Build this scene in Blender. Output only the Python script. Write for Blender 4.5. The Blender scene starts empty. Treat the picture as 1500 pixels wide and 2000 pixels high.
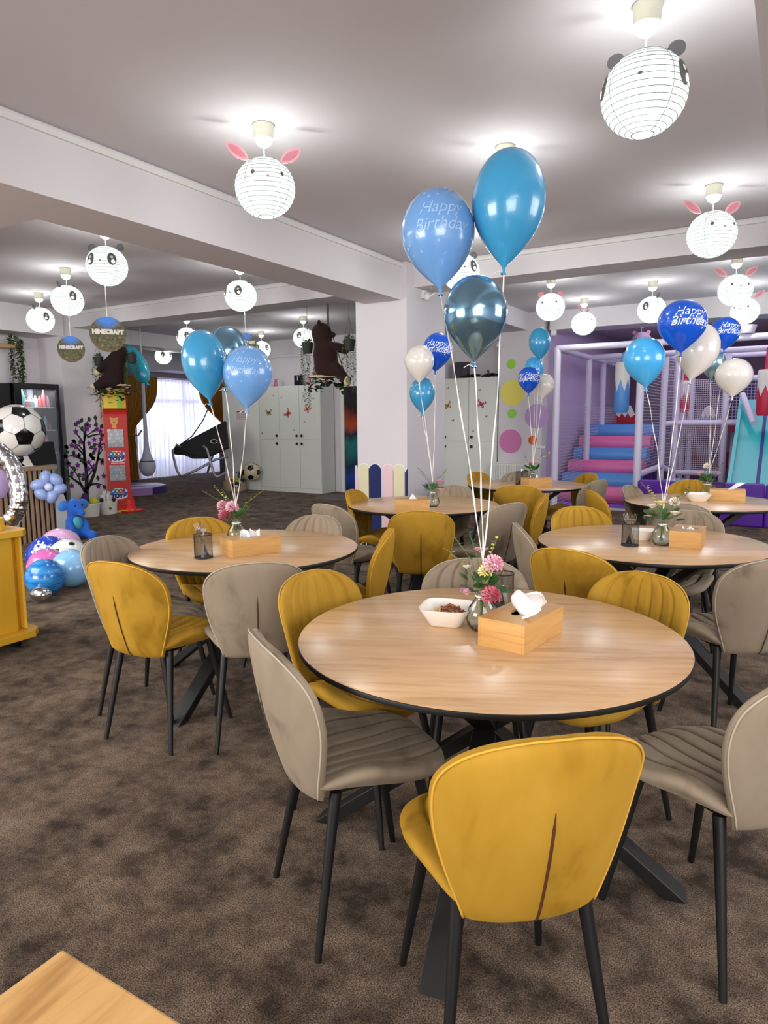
import bpy, bmesh, math, random
from math import sin, cos, pi, radians, sqrt, atan2, hypot
from mathutils import Vector, Matrix
random.seed(7)
# ------------------------------------------------------------------ camera
FPX, PITCH, ROLL, YAW, CAMH = 1333.1, 0.1357, 0.0083, -0.5385, 1.4274
def _axes(p, r, y):
    F = Vector((sin(y)*cos(p), cos(y)*cos(p), -sin(p))); R = Vector((cos(y), -sin(y), 0)); D = F.cross(R)
    return cos(r)*R+sin(r)*D, -sin(r)*R+cos(r)*D, F
CR, CD, CF = _axes(PITCH, ROLL, YAW)
O = Vector((0, 0, CAMH))
sc = bpy.context.scene
COL = sc.collection
cam = bpy.data.cameras.new('camera'); camo = bpy.data.objects.new('camera', cam); COL.objects.link(camo)
m3 = Matrix((CR, -CD, -CF)).transposed()
camo.matrix_world = Matrix.Translation(O) @ m3.to_4x4()
cam.sensor_fit = 'VERTICAL'; cam.sensor_height = 36; cam.lens = FPX/2000*36; cam.clip_start = .02; cam.clip_end = 100
sc.camera = camo
# ------------------------------------------------------------------ world, lights, exposure
sc.view_settings.view_transform = 'Standard'; sc.view_settings.look = 'None'; sc.view_settings.gamma = 1
sc.view_settings.use_curve_mapping = False; sc.view_settings.exposure = 0.85
w = bpy.data.worlds.new('world'); sc.world = w; w.use_nodes = True
w.node_tree.nodes['Background'].inputs[0].default_value = (.75, .85, 1, 1)
w.node_tree.nodes['Background'].inputs[1].default_value = 1.0
def area(name, loc, target, sx, sy, power, col=(1, 1, 1)):
    l = bpy.data.lights.new(name, 'AREA'); l.shape = 'RECTANGLE'; l.size = sx; l.size_y = sy; l.energy = power; l.color = col
    o = bpy.data.objects.new(name, l); COL.objects.link(o); o.location = loc
    o.rotation_euler = (Vector(target)-Vector(loc)).to_track_quat('-Z', 'Y').to_euler(); return o
area('daylight_behind', (2.5, -3.6, 1.7), (-2.5, 5, .9), 5, 2.2, 190, (1, .985, .96))
area('daylight_left', (-4.8, -3.6, 1.7), (-4, 5, 1), 4, 2.0, 200, (1, .97, .93))
area('daylight_far_window', (-14.6, 12.9, 1.6), (-8, 11, 1), 3.6, 2.4, 90, (.86, .84, 1))
area('play_area_glow', (-.6, 12.6, 2.95), (-.6, 12.6, 0), 3.5, 3, 34, (.90, .80, 1))
area('fill_right', (3.4, 4.5, 2.2), (-2, 5, 1.2), 3, 1.8, 70, (.97, .97, 1))  # unseen fill panel, added to lift the column's dark right face
area('ceiling_fill_behind', (1.4, -1.5, 2.9), (1.4, -1.5, 0), 3, 3, 90, (1, .98, .94))  # unseen panel added as even fill, stands in for lanterns out of frame
area('ceiling_fill_left', (-6.5, .5, 2.6), (-6.5, .5, 0), 3.5, 2.5, 110, (1, .98, .94))  # unseen overhead panel, added as fill on the left
LANTERN = .86; BULB = 14
# ------------------------------------------------------------------ pixel -> place
def ray(u, v): return CR*((u-750)/FPX)+CD*((v-1000)/FPX)+CF
def fz(u, v, z): d = ray(u, v); return O+d*((z-CAMH)/d.z)
def fx(u, v, X): d = ray(u, v); return O+d*(X/d.x)
def fy(u, v, Y): d = ray(u, v); return O+d*(Y/d.y)
def fd(u, v, dist): return O+ray(u, v)*dist
# ------------------------------------------------------------------ materials
MATS = {}
def s2l(c): return tuple((x/255/12.92 if x <= 10 else ((x/255+.055)/1.055)**2.4) for x in c)
def mat(name, rgb, rough=.6, metal=0, **k):
    if name in MATS: return MATS[name]
    m = bpy.data.materials.new(name); m.use_nodes = True; nt = m.node_tree; b = nt.nodes['Principled BSDF']
    c = s2l(rgb); b.inputs['Base Color'].default_value = (*c, 1); b.inputs['Roughness'].default_value = rough; b.inputs['Metallic'].default_value = metal
    for key, val in k.items():
        if key == 'noise':   # (scale, darker rgb, detail, lo, hi [,stretch])
            tc = nt.nodes.new('ShaderNodeTexCoord'); mp = nt.nodes.new('ShaderNodeMapping'); nt.links.new(tc.outputs['Object'], mp.inputs[0])
            if len(val) > 5: mp.inputs['Scale'].default_value = val[5]
            n = nt.nodes.new('ShaderNodeTexNoise'); n.inputs['Scale'].default_value = val[0]; n.inputs['Detail'].default_value = val[2]
            nt.links.new(mp.outputs[0], n.inputs[0])
            r = nt.nodes.new('ShaderNodeValToRGB'); r.color_ramp.elements[0].position = val[3]; r.color_ramp.elements[1].position = val[4]
            r.color_ramp.elements[0].color = (*s2l(val[1]), 1); r.color_ramp.elements[1].color = (*c, 1)
            nt.links.new(n.outputs[0], r.inputs[0]); nt.links.new(r.outputs[0], b.inputs['Base Color'])
        elif key == 'bump':  # (scale, strength, distance)
            tc = nt.nodes.new('ShaderNodeTexCoord'); n = nt.nodes.new('ShaderNodeTexNoise'); n.inputs['Scale'].default_value = val[0]; n.inputs['Detail'].default_value = 4
            bp = nt.nodes.new('ShaderNodeBump'); bp.inputs['Strength'].default_value = val[1]; bp.inputs['Distance'].default_value = val[2]
            nt.links.new(tc.outputs['Object'], n.inputs[0]); nt.links.new(n.outputs[0], bp.inputs['Height']); nt.links.new(bp.outputs[0], b.inputs['Normal'])
        elif key == 'emit': b.inputs['Emission Color'].default_value = (*s2l(val[0]), 1); b.inputs['Emission Strength'].default_value = val[1]
        elif key == 'sheen': b.inputs['Sheen Weight'].default_value = val; b.inputs['Sheen Roughness'].default_value = .35
        elif key == 'sheentint': b.inputs['Sheen Tint'].default_value = (*s2l(val), 1)
        elif key == 'trans': b.inputs['Transmission Weight'].default_value = val
        elif key == 'ior': b.inputs['IOR'].default_value = val
        elif key == 'alpha': b.inputs['Alpha'].default_value = val
        elif key == 'coat': b.inputs['Coat Weight'].default_value = val; b.inputs['Coat Roughness'].default_value = .08
        elif key == 'sss': b.inputs['Subsurface Weight'].default_value = val; b.inputs['Subsurface Radius'].default_value = (.1, .1, .1)
        elif key == 'spec': b.inputs['Specular IOR Level'].default_value = val
    MATS[name] = m; return m
WALL = mat('wall_paint', (214, 209, 214), .85)
CEIL = mat('ceiling_paint', (205, 200, 204), .9)
BEAMM = mat('beam_paint', (214, 210, 213), .85)
LILAC = mat('lilac_paint', (196, 176, 210), .85)
def carpet():
    m = bpy.data.materials.new('carpet'); m.use_nodes = True; nt = m.node_tree; b = nt.nodes['Principled BSDF']; N = nt.nodes.new; L = nt.links.new
    tc = N('ShaderNodeTexCoord')
    def noise(s, d, r=.6):
        n = N('ShaderNodeTexNoise'); n.inputs['Scale'].default_value = s; n.inputs['Detail'].default_value = d; n.inputs['Roughness'].default_value = r; L(tc.outputs['Object'], n.inputs[0]); return n
    big = noise(3.6, 6, .7); fine = noise(240, 3, .75); mid = noise(11, 4)
    ad = N('ShaderNodeMath'); ad.operation = 'MULTIPLY_ADD'; L(big.outputs[0], ad.inputs[0]); ad.inputs[1].default_value = .62; 
    m2 = N('ShaderNodeMath'); m2.operation = 'MULTIPLY'; L(mid.outputs[0], m2.inputs[0]); m2.inputs[1].default_value = .38; L(m2.outputs[0], ad.inputs[2])
    r = N('ShaderNodeValToRGB'); L(ad.outputs[0], r.inputs[0]); e = r.color_ramp.elements
    e[0].position = .40; e[0].color = (*s2l((50, 40, 33)), 1); e[1].position = .60; e[1].color = (*s2l((124, 109, 95)), 1)
    r2 = N('ShaderNodeValToRGB'); L(fine.outputs[0], r2.inputs[0]); e = r2.color_ramp.elements
    e[0].position = .40; e[0].color = (.16, .14, .13, 1); e[1].position = .64; e[1].color = (2.2, 2.1, 2.0, 1)
    mx = N('ShaderNodeMix'); mx.data_type = 'RGBA'; mx.blend_type = 'MULTIPLY'; mx.inputs[0].default_value = 1
    L(r.outputs[0], mx.inputs[6]); L(r2.outputs[0], mx.inputs[7]); L(mx.outputs[2], b.inputs['Base Color'])
    bp = N('ShaderNodeBump'); bp.inputs['Strength'].default_value = .9; bp.inputs['Distance'].default_value = .006; L(fine.outputs[0], bp.inputs['Height']); L(bp.outputs[0], b.inputs['Normal'])
    b.inputs['Roughness'].default_value = 1; b.inputs['Specular IOR Level'].default_value = .1; b.inputs['Sheen Weight'].default_value = .16; b.inputs['Sheen Roughness'].default_value = .3; b.inputs['Sheen Tint'].default_value = (.75, .66, .58, 1)
    return m
def wood(name, base, dark, light, scale=(1.2, 14, 14), rough=.35, knots=False, coat=0):
    m = bpy.data.materials.new(name); m.use_nodes = True; nt = m.node_tree; b = nt.nodes['Principled BSDF']; N = nt.nodes.new; L = nt.links.new
    tc = N('ShaderNodeTexCoord'); mp = N('ShaderNodeMapping'); mp.inputs['Scale'].default_value = scale; L(tc.outputs['Object'], mp.inputs[0])
    n = N('ShaderNodeTexNoise'); n.inputs['Scale'].default_value = 2.2; n.inputs['Detail'].default_value = 9; n.inputs['Roughness'].default_value = .62; n.inputs['Distortion'].default_value = .5; L(mp.outputs[0], n.inputs[0])
    r = N('ShaderNodeValToRGB'); L(n.outputs[0], r.inputs[0]); e = r.color_ramp.elements
    e[0].position = .25; e[0].color = (*s2l(dark), 1); e[1].position = .78; e[1].color = (*s2l(light), 1); x = e.new(.46); x.color = (*s2l(base), 1)
    out = r.outputs[0]
    if knots:
        n2 = N('ShaderNodeTexVoronoi'); n2.inputs['Scale'].default_value = 3.4; L(tc.outputs['Object'], n2.inputs[0])
        r2 = N('ShaderNodeValToRGB'); L(n2.outputs[0], r2.inputs[0]); e = r2.color_ramp.elements; e[0].position = .02; e[0].color = (.45, .32, .2, 1); e[1].position = .11; e[1].color = (1, 1, 1, 1)
        mx = N('ShaderNodeMix'); mx.data_type = 'RGBA'; mx.blend_type = 'MULTIPLY'; mx.inputs[0].default_value = 1; L(out, mx.inputs[6]); L(r2.outputs[0], mx.inputs[7]); out = mx.outputs[2]
    L(out, b.inputs['Base Color']); b.inputs['Roughness'].default_value = rough; b.inputs['Coat Weight'].default_value = coat; b.inputs['Coat Roughness'].default_value = .15
    return m
def velvet(name, dark, base, light):
    m = bpy.data.materials.new(name); m.use_nodes = True; nt = m.node_tree; b = nt.nodes['Principled BSDF']; N = nt.nodes.new; L = nt.links.new
    tc = N('ShaderNodeTexCoord'); mp = N('ShaderNodeMapping'); L(tc.outputs['Object'], mp.inputs[0])
    oi = N('ShaderNodeObjectInfo'); cv = N('ShaderNodeCombineXYZ'); ml = N('ShaderNodeMath'); ml.operation = 'MULTIPLY'; ml.inputs[1].default_value = 37; L(oi.outputs['Random'], ml.inputs[0])
    L(ml.outputs[0], cv.inputs[0]); L(ml.outputs[0], cv.inputs[2]); L(cv.outputs[0], mp.inputs[1]); mp.inputs['Scale'].default_value = (1, 1, .55)
    n = N('ShaderNodeTexNoise'); n.inputs['Scale'].default_value = 7; n.inputs['Detail'].default_value = 3; n.inputs['Roughness'].default_value = .6; n.inputs['Distortion'].default_value = .35; L(mp.outputs[0], n.inputs[0])
    r = N('ShaderNodeValToRGB'); L(n.outputs[0], r.inputs[0]); e = r.color_ramp.elements
    e[0].position = .30; e[0].color = (*s2l(dark), 1); e[1].position = .74; e[1].color = (*s2l(light), 1); x = e.new(.45); x.color = (*s2l(base), 1)
    L(r.outputs[0], b.inputs['Base Color']); b.inputs['Roughness'].default_value = .75; b.inputs['Specular IOR Level'].default_value = .2
    b.inputs['Sheen Weight'].default_value = .55; b.inputs['Sheen Roughness'].default_value = .4; b.inputs['Sheen Tint'].default_value = (*s2l(light), 1)
    n2 = N('ShaderNodeTexNoise'); n2.inputs['Scale'].default_value = 900; L(tc.outputs['Object'], n2.inputs[0]); bp = N('ShaderNodeBump'); bp.inputs['Strength'].default_value = .12; bp.inputs['Distance'].default_value = .001
    L(n2.outputs[0], bp.inputs['Height']); L(bp.outputs[0], b.inputs['Normal'])
    return m
BLACK = mat('black_steel', (9, 9, 9), .5)
BLACKG = mat('black_gloss', (14, 13, 14), .15)
WHITE = mat('white_lacquer', (228, 230, 226), .4)
WHITEM = mat('white_matte', (225, 224, 220), .7)
YV = velvet('mustard_velvet', (140, 102, 20), (166, 126, 36), (177, 137, 48))
TV = velvet('taupe_velvet', (108, 95, 79), (137, 123, 105), (148, 134, 116))
OAK = wood('oak_laminate', (206, 166, 122), (180, 140, 98), (220, 184, 142), (1.3, 13, 13), .24)
BAMBOO = wood('bamboo', (196, 148, 84), (170, 118, 58), (214, 170, 106), (1.5, 1.5, 22), .4)
OLIVE = wood('plank_wood', (206, 160, 98), (140, 92, 46), (226, 186, 126), (9, 1.0, 9), .35)
SLATW = wood('slat_wood', (150, 122, 98), (110, 86, 66), (172, 144, 118), (6, 6, 1), .6)
CARPET = carpet()
RIBBON = mat('white_ribbon', (236, 232, 226), .5)
STEEL = mat('steel', (200, 200, 200), .25, 1)
GLASS = mat('clear_glass', (240, 250, 248), .03, 0, trans=1.0, ior=1.45)
LEAF = mat('leaf_green', (62, 110, 42), .5, noise=(30, (34, 66, 26), 2, .35, .65))
IVY = mat('ivy_green', (92, 118, 52), .55, noise=(40, (40, 58, 28), 2, .35, .65))
DKLEAF = mat('dark_leaf', (44, 62, 34), .6)
STEM = mat('stem_green', (92, 120, 50), .6)
TISSUE = mat('tissue', (246, 248, 250), .8, sss=.2)
# ------------------------------------------------------------------ mesh building
class MB:
    def __init__(s): s.v = []; s.f = []; s.mi = []; s.cur = 0
    def add(s, vs, fs):
        o = len(s.v); s.v += [tuple(p) for p in vs]; s.f += [tuple(i+o for i in f) for f in fs]; s.mi += [s.cur]*len(fs); return s
    def box(s, a, b, M=None):
        x0, y0, z0 = a; x1, y1, z1 = b
        vs = [Vector(p) for p in ((x0, y0, z0), (x1, y0, z0), (x1, y1, z0), (x0, y1, z0), (x0, y0, z1), (x1, y0, z1), (x1, y1, z1), (x0, y1, z1))]
        if M: vs = [M@p for p in vs]
        return s.add(vs, [(0, 3, 2, 1), (4, 5, 6, 7), (0, 1, 5, 4), (1, 2, 6, 5), (2, 3, 7, 6), (3, 0, 4, 7)])
    def lathe(s, prof, seg=24, M=None, cap=False):
        vs = []; fs = []
        for r, z in prof:
            for i in range(seg):
                a = 2*pi*i/seg; vs.append(Vector((r*cos(a), r*sin(a), z)))
        if M: vs = [M@p for p in vs]
        n = len(prof)
        for j in range(n-1):
            for i in range(seg): k = (i+1) % seg; fs.append((j*seg+i, j*seg+k, (j+1)*seg+k, (j+1)*seg+i))
        if cap: fs.append(tuple(range(seg))[::-1]); fs.append(tuple(range((n-1)*seg, n*seg)))
        return s.add(vs, fs)
    def cyl(s, p0, p1, r0, r1=None, seg=12):
        r1 = r0 if r1 is None else r1; p0 = Vector(p0); p1 = Vector(p1); d = p1-p0; q = d.to_track_quat('Z', 'Y').to_matrix().to_4x4(); M = Matrix.Translation(p0)@q
        return s.lathe([(r0, 0), (r1, d.length)], seg, M, True)
    def tube(s, pts, r, seg=6, closed=False):
        pts = [Vector(p) for p in pts]; n = len(pts); vs = []; fs = []; up = Vector((.13, .21, .97)).normalized()
        for i, p in enumerate(pts):
            if closed: t = pts[(i+1) % n]-pts[i-1]
            else: t = pts[min(i+1, n-1)]-pts[max(i-1, 0)]
            if t.length < 1e-9: t = Vector((0, 0, 1))
            t.normalize(); a = t.cross(up)
            if a.length < .05: a = t.cross(Vector((1, 0, 0)))
            a.normalize(); b = t.cross(a); rr = r[i] if isinstance(r, (list, tuple)) else r
            for k in range(seg): th = 2*pi*k/seg; vs.append(p+a*(rr*cos(th))+b*(rr*sin(th)))
        for i in range(n if closed else n-1):
            j = (i+1) % n
            for k in range(seg): l = (k+1) % seg; fs.append((i*seg+k, i*seg+l, j*seg+l, j*seg+k))
        if not closed: fs.append(tuple(range(seg))[::-1]); fs.append(tuple(range((n-1)*seg, n*seg)))
        return s.add(vs, fs)
    def sphere(s, c, r, sz=None, seg=16, rings=10, M=None):
        sx, sy, sz_ = (r, r, r) if sz is None else sz; vs = []; fs = []
        c = Vector(c)
        for j in range(rings+1):
            ph = pi*j/rings
            for i in range(seg): a = 2*pi*i/seg; p = Vector((sx*sin(ph)*cos(a), sy*sin(ph)*sin(a), sz_*cos(ph))); vs.append(c+(M@p if M else p))
        for j in range(rings):
            for i in range(seg): k = (i+1) % seg; fs.append((j*seg+i, (j+1)*seg+i, (j+1)*seg+k, j*seg+k))
        return s.add(vs, fs)
    def prism(s, poly, M, t):   # poly in local xy, thickness t along local z (0..t)
        n = len(poly); vs = [M@Vector((x, y, 0)) for x, y in poly]+[M@Vector((x, y, t)) for x, y in poly]
        fs = [tuple(range(n))[::-1], tuple(range(n, 2*n))]+[(i, (i+1) % n, n+(i+1) % n, n+i) for i in range(n)]
        return s.add(vs, fs)
    def build(s, name, m, parent=None, smooth=False, loc=None, weld=False, bevel=0):
        me = bpy.data.meshes.new(name); me.from_pydata(s.v, [], s.f)
        ms = m if isinstance(m, (list, tuple)) else [m]
        for x in ms: me.materials.append(x)
        if len(ms) > 1: me.polygons.foreach_set('material_index', s.mi)
        bm = bmesh.new(); bm.from_mesh(me)
        if weld: bmesh.ops.remove_doubles(bm, verts=bm.verts, dist=1e-5)
        bmesh.ops.recalc_face_normals(bm, faces=bm.faces)
        if bevel:
            es = [e for e in bm.edges if len(e.link_faces) == 2 and e.calc_face_angle(0) > .6]
            bmesh.ops.bevel(bm, geom=es, offset=bevel, segments=2, affect='EDGES', profile=.5)
        bm.to_mesh(me); bm.free()
        if smooth is True: me.polygons.foreach_set('use_smooth', [True]*len(me.polygons))
        elif smooth: me.polygons.foreach_set('use_smooth', [True]*len(me.polygons)); me.set_sharp_from_angle(angle=smooth)
        me.update(); o = bpy.data.objects.new(name, me); COL.objects.link(o)
        if parent: o.parent = parent
        if loc is not None: o.location = loc
        return o
A35 = radians(35)
def tag(o, label=None, cat=None, group=None, kind=None):
    if label: o['label'] = label
    if cat: o['category'] = cat
    if group: o['group'] = group
    if kind: o['kind'] = kind
    return o
def thing(name, label, cat, loc=(0, 0, 0), rz=0, group=None):
    o = bpy.data.objects.new(name, None); COL.objects.link(o); o.location = loc; o.rotation_euler = (0, 0, rz); o.empty_display_size = .1
    return tag(o, label, cat, group)
def dup(root, loc, rz, label, group=None, name=None):
    r = root.copy(); COL.objects.link(r); r.location = loc; r.rotation_euler = (0, 0, rz); r['label'] = label
    if group: r['group'] = group
    for ch in list(root.children):
        c = ch.copy(); COL.objects.link(c); c.parent = r
        for g in list(ch.children): d = g.copy(); COL.objects.link(d); d.parent = c
    return r
def struct(name, mb, m, parent=None, **k):
    o = mb.build(name, m, parent, **k)
    if not parent: o['kind'] = 'structure'
    return o
def text_mesh(s, size, extrude=0, shear=0, bold=0, spacing=1.0):
    cu = bpy.data.curves.new('t', 'FONT'); cu.body = s; cu.size = size; cu.shear = shear; cu.extrude = extrude; cu.offset = bold; cu.align_x = 'CENTER'; cu.align_y = 'CENTER'; cu.resolution_u = 3; cu.space_character = spacing
    o = bpy.data.objects.new('t', cu); COL.objects.link(o); dg = bpy.context.evaluated_depsgraph_get(); me = bpy.data.meshes.new_from_object(o.evaluated_get(dg))
    vs = [tuple(v.co) for v in me.vertices]; fs = [tuple(p.vertices) for p in me.polygons]
    bpy.data.objects.remove(o); bpy.data.curves.remove(cu); bpy.data.meshes.remove(me); return vs, fs
def facing(dirv, up=Vector((0, 0, 1))):   # frame: local z = dirv, local y ~ up
    z = Vector(dirv).normalized(); x = up.cross(z)
    if x.length < 1e-4: x = Vector((1, 0, 0))
    x.normalize(); y = z.cross(x); return Matrix((x, y, z)).transposed().to_4x4()
def rect(w, h, x0=0, y0=0): return [(x0-w/2, y0-h/2), (x0+w/2, y0-h/2), (x0+w/2, y0+h/2), (x0-w/2, y0+h/2)]
def circ(r, n=24, x0=0, y0=0, ry=None, a0=0): return [(x0+r*cos(a0+2*pi*i/n), y0+(ry or r)*sin(a0+2*pi*i/n)) for i in range(n)]

# ================================================================== ROOM SHELL
ZC = 3.03
struct('floor', MB().box((-16, -4.5, -.1), (6, 20, 0)), CARPET)
struct('ceiling', MB().box((-16, -4.5, ZC), (6, 20, ZC+.1)), CEIL)
struct('wall_back', MB().box((-9.75, 11.13, 0), (-5.1, 11.3, ZC)), WALL)
struct('wall_back_right', MB().box((-4.085, 10.45, 0), (-3.37, 10.7, ZC)), WALL)
struct('wall_back_left', MB().box((-16, 17.5, 0), (-9.75, 17.7, ZC)), WALL)
struct('wall_behind_camera', MB().box((-16, -4.5, 0), (6, -4.4, ZC)), WALL)
struct('wall_right', MB().box((4.2, -4.5, 0), (4.4, 20, ZC)), WALL)
struct('wall_left', MB().box((-10.0, -4.5, 0), (-9.82, 6.35, ZC)), WALL)
struct('wall_left_recess', MB().box((-16, 6.6, 0), (-9.9, 6.8, ZC)), WALL)
struct('wall_play_area', MB().box((-7, 16.2, 0), (6, 16.4, ZC)), mat('play_wall', (120, 96, 128), .9))
struct('wall_play_left', MB().box((-3.5, 10.7, 0), (-3.37, 16.3, ZC)), LILAC)
# columns
struct('wall_column_left', MB().box((-9.86, 6.35, 0), (-9.28, 7.2, ZC)), WALL)
struct('wall_column_middle', MB().box((-4.16, 6.4, 0), (-3.53, 7.32, ZC)), WALL)
# beams
def beam(n, a, b):
    o = struct('trim_%d' % n, MB().box(a, b), BEAMM); return o
beam(1, (-4.04, -4.4, 2.65), (-3.59, 6.42, ZC))
beam(2, (-9.9, 6.55, 2.80), (-3.6, 6.99, ZC))
beam(3, (-3.6, 6.58, 2.80), (4.2, 6.99, ZC))
beam(4, (-3.3, 10.5, 2.75), (4.2, 10.98, ZC))
beam(5, (-4.15, 7.3, 2.76), (-3.62, 10.5, ZC))
beam(6, (-9.9, -4.4, 2.66), (-9.25, 6.4, ZC))
beam(7, (-.18, -4.4, 2.651), (.4, 6.6, ZC-.001))
YG = fz(76, 427, 2.65).y; beam(8, (-9.3, YG-.46, 2.651), (-4.0, YG, ZC))
XJ = fz(300, 678, 2.78).x
beam(9, (XJ-.5, 7, 2.78), (XJ, 17, ZC))
beam(10, (-13.75, 7, 2.62), (-12.9, 17, ZC))
# cornice strip under the ceiling along the beams
struct('trim_11', MB().box((-3.6, -4.4, ZC-.055), (-3.572, 6.4, ZC-.02)).box((-3.53, 6.552, ZC-.05), (4.2, 6.58, ZC-.02)), mat('cornice', (222, 220, 218), .7))
struct('trim_12', MB().box((-9.75, 11.07, 2.68), (-5.1, 11.1, 2.70)).box((-9.25, 6.528, ZC-.05), (-4.16, 6.55, ZC-.02)), MATS['cornice'])
# baseboards
struct('baseboard_back', MB().box((-7.95, 11.085, 0), (-7.97, 11.1, .08)).box((-9.75, 10.99, 0), (-9.35, 11.0, .08)), WHITE)
# window wall (far left)
WX = -13.75
struct('wall_window_side', MB().box((WX-.25, 6.6, 0), (WX-.1, 11.1, ZC)).box((WX-.25, 15.2, 0), (WX-.1, 17.7, ZC)).box((WX-.25, 11.1, 2.5), (WX-.1, 15.2, ZC)), WALL)
struct('wall_column_far', MB().box((WX-.1, 10.05, 0), (WX+.05, 11.28, ZC)), WALL)
wn = tag(MB().box((WX-.23, 11.1, .02), (WX-.17, 11.16, 2.5)).box((WX-.23, 13.0, .02), (WX-.17, 13.1, 2.5)).box((WX-.23, 15.1, .02), (WX-.17, 15.2, 2.5)).box((WX-.23, 11.1, 1.88), (WX-.17, 15.2, 1.98)).box((WX-.23, 11.1, 2.42), (WX-.17, 15.2, 2.5)).build('window_1', mat('window_frame', (120, 112, 120), .5)), kind='structure')
MB().box((WX-.205, 11.16, .02), (WX-.2, 15.1, 2.42)).build('glass_pane', GLASS, wn)
# ================================================================== TABLES
TAB = [(-.7914, 1.9615), (-2.4831, 2.7123), (-2.5052, 4.8052), (-.6347, 3.894), (-2.304, 6.7032), (-.5883, 5.9671)]
TLAB = ['large round oak-topped table nearest the camera with a bowl of pretzels', 'round oak-topped table on the left with a bamboo tissue box and forks cup',
        'round oak-topped table in front of the white column with striped arches', 'round oak-topped table on the right with a cutlery cup and glass vase',
        'round oak-topped table farthest back before the white wardrobe and radiator', 'round oak-topped table right of centre beside the purple padded wall']
def make_table(i):
    x, y = TAB[i]; t = thing('round_table', TLAB[i], 'table', (x, y, 0), 0, 'round tables with black crossed legs')
    top = MB(); top.lathe([(0, .7515), (.592, .7515), (.5965, .7495)], 96); o = top.build('tabletop', OAK, t, smooth=A35, weld=True); o.rotation_euler = (0, 0, radians((25, 20, 15, 24, 10, 30)[i]))
    MB().lathe([(0, .728), (.585, .728), (.5985, .735), (.6, .742), (.5985, .7485), (.5965, .7494), (0, .7494)], 96).build('black_edge', BLACK, t, smooth=A35, weld=True)
    a0 = radians((10, 5, 20, -24, 12, 20)[i])
    for k in range(4):
        a = a0+k*pi/2; d = Vector((cos(a), sin(a), 0)); off = Vector((-sin(a), cos(a), 0))*.0
        p0 = d*.58+Vector((0, 0, .0)); p1 = -d*.36+Vector((0, 0, .722)); m = MB()
        ax = (p1-p0).normalized(); side = Vector((-sin(a), cos(a), 0)); 
        hw = .038; ht = .02; dd = Vector((ht/ax.z*1.0, 0, 0)).length; h = d*dd
        vs = []
        for p in (p0, p1):
            for sx, sy in ((-1, -1), (1, -1), (1, 1), (-1, 1)): vs.append(p+side*(hw*sx)+h*sy+off)
        m.add(vs, [(3, 2, 1, 0), (4, 5, 6, 7), (0, 1, 5, 4), (1, 2, 6, 5), (2, 3, 7, 6), (3, 0, 4, 7)]); m.build('leg', BLACK, t, bevel=.002)
    m = MB(); m.lathe([(0, .718), (.2, .718), (.2, .729), (0, .729)], 32); m.build('mounting_plate', BLACK, t, smooth=A35)
    return t
for i in range(6): make_table(i)
# ================================================================== CHAIRS
def pillow(fn, nu, nv, grooves=None, gside=1):
    # fn(a in -1..1, s in 0..1) -> (mid point, thickness, groove mask); closed shell
    mid = [[fn(-1+2*i/nu, j/nv) for i in range(nu+1)] for j in range(nv+1)]
    P = lambda j, i: mid[max(0, min(nv, j))][max(0, min(nu, i))][0]
    top = []; bot = []
    for j in range(nv+1):
        for i in range(nu+1):
            p, t, g = mid[j][i]; n = (P(j, i+1)-P(j, i-1)).cross(P(j+1, i)-P(j-1, i))
            if n.length < 1e-10: n = Vector((0, 0, 1))
            n.normalize(); a = -1+2*i/nu; gr = 0
            if grooves and g > 0:
                for u in grooves: gr += math.exp(-((a-u)/.034)**2)
                gr *= .011*g
            e = 1 if gside > 0 else -1
            top.append(p+n*(t-(gr if e > 0 else 0))); bot.append(p-n*(t-(gr if e < 0 else 0)))
    m = MB(); W = nu+1
    m.add(top, [(j*W+i, j*W+i+1, (j+1)*W+i+1, (j+1)*W+i) for j in range(nv) for i in range(nu)])
    m.add(bot, [(j*W+i, (j+1)*W+i, (j+1)*W+i+1, j*W+i+1) for j in range(nv) for i in range(nu)])
    return m
GR = (-.72, -.43, -.145, .145, .43, .72)
def warp(s, k=1.6): # denser near both ends
    return .5-.5*cos(pi*s)
def backw(v):
    if v < .70: return .142+.076*sin(pi/2*(v/.70))**1.1
    q = (v-.70)/.30; return .218*(1-q**2.5)**(1/2.7)
def back_mid(a, v):
    w = backw(v); x = a*w; wrapd = .085*(abs(x)/.218)**2*(.55+.45*sin(pi*min(1, v*.9+.1)))
    y = -.186-.098*v-.016*sin(pi*v)+wrapd; z = .418+.432*v-.02*(abs(x)/.218)**2*max(0, v-.6)
    return Vector((x, y, z))
def back_fn(a, s):
    v = warp(s); v = min(v, .9995)
    t = .026*max(0, 1-abs(a)**5)**.5*max(0, 1-abs(2*v-1)**14)**.5*(1-.15*v)
    if s <= 0 or s >= 1: t = 0
    return back_mid(a, v), t, max(0, min(1, (1-v)*14))*min(1, v*12)*(1 if abs(a) < .93 else 0)
def seatw(v):
    if v < .45: return .160+.063*sin(pi/2*v/.45)
    q = (v-.45)/.55; return .223*(1-(q**4.2))**(1/2.6)*(1-.05*q)
def seat_fn(a, s):
    v = min(warp(s), .9995); w = seatw(v); x = a*w; y = -.178+.41*v
    z = .452+.012*v-.02*max(0, v-.8)*5+.062*abs(x/.223)**2.4*math.exp(-((v-.26)/.3)**2)-.012*cos(a*pi/2)*sin(pi*v)
    t = (.024+.014*min(1, v*3))*max(0, 1-abs(a)**4)**.5*max(0, 1-abs(2*v-1)**12)**.5
    if s <= 0 or s >= 1: t = 0
    return Vector((x, y, z)), t, min(1, v*10)*min(1, (1-v)*10)*(1 if abs(a) < .93 else 0)
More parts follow.
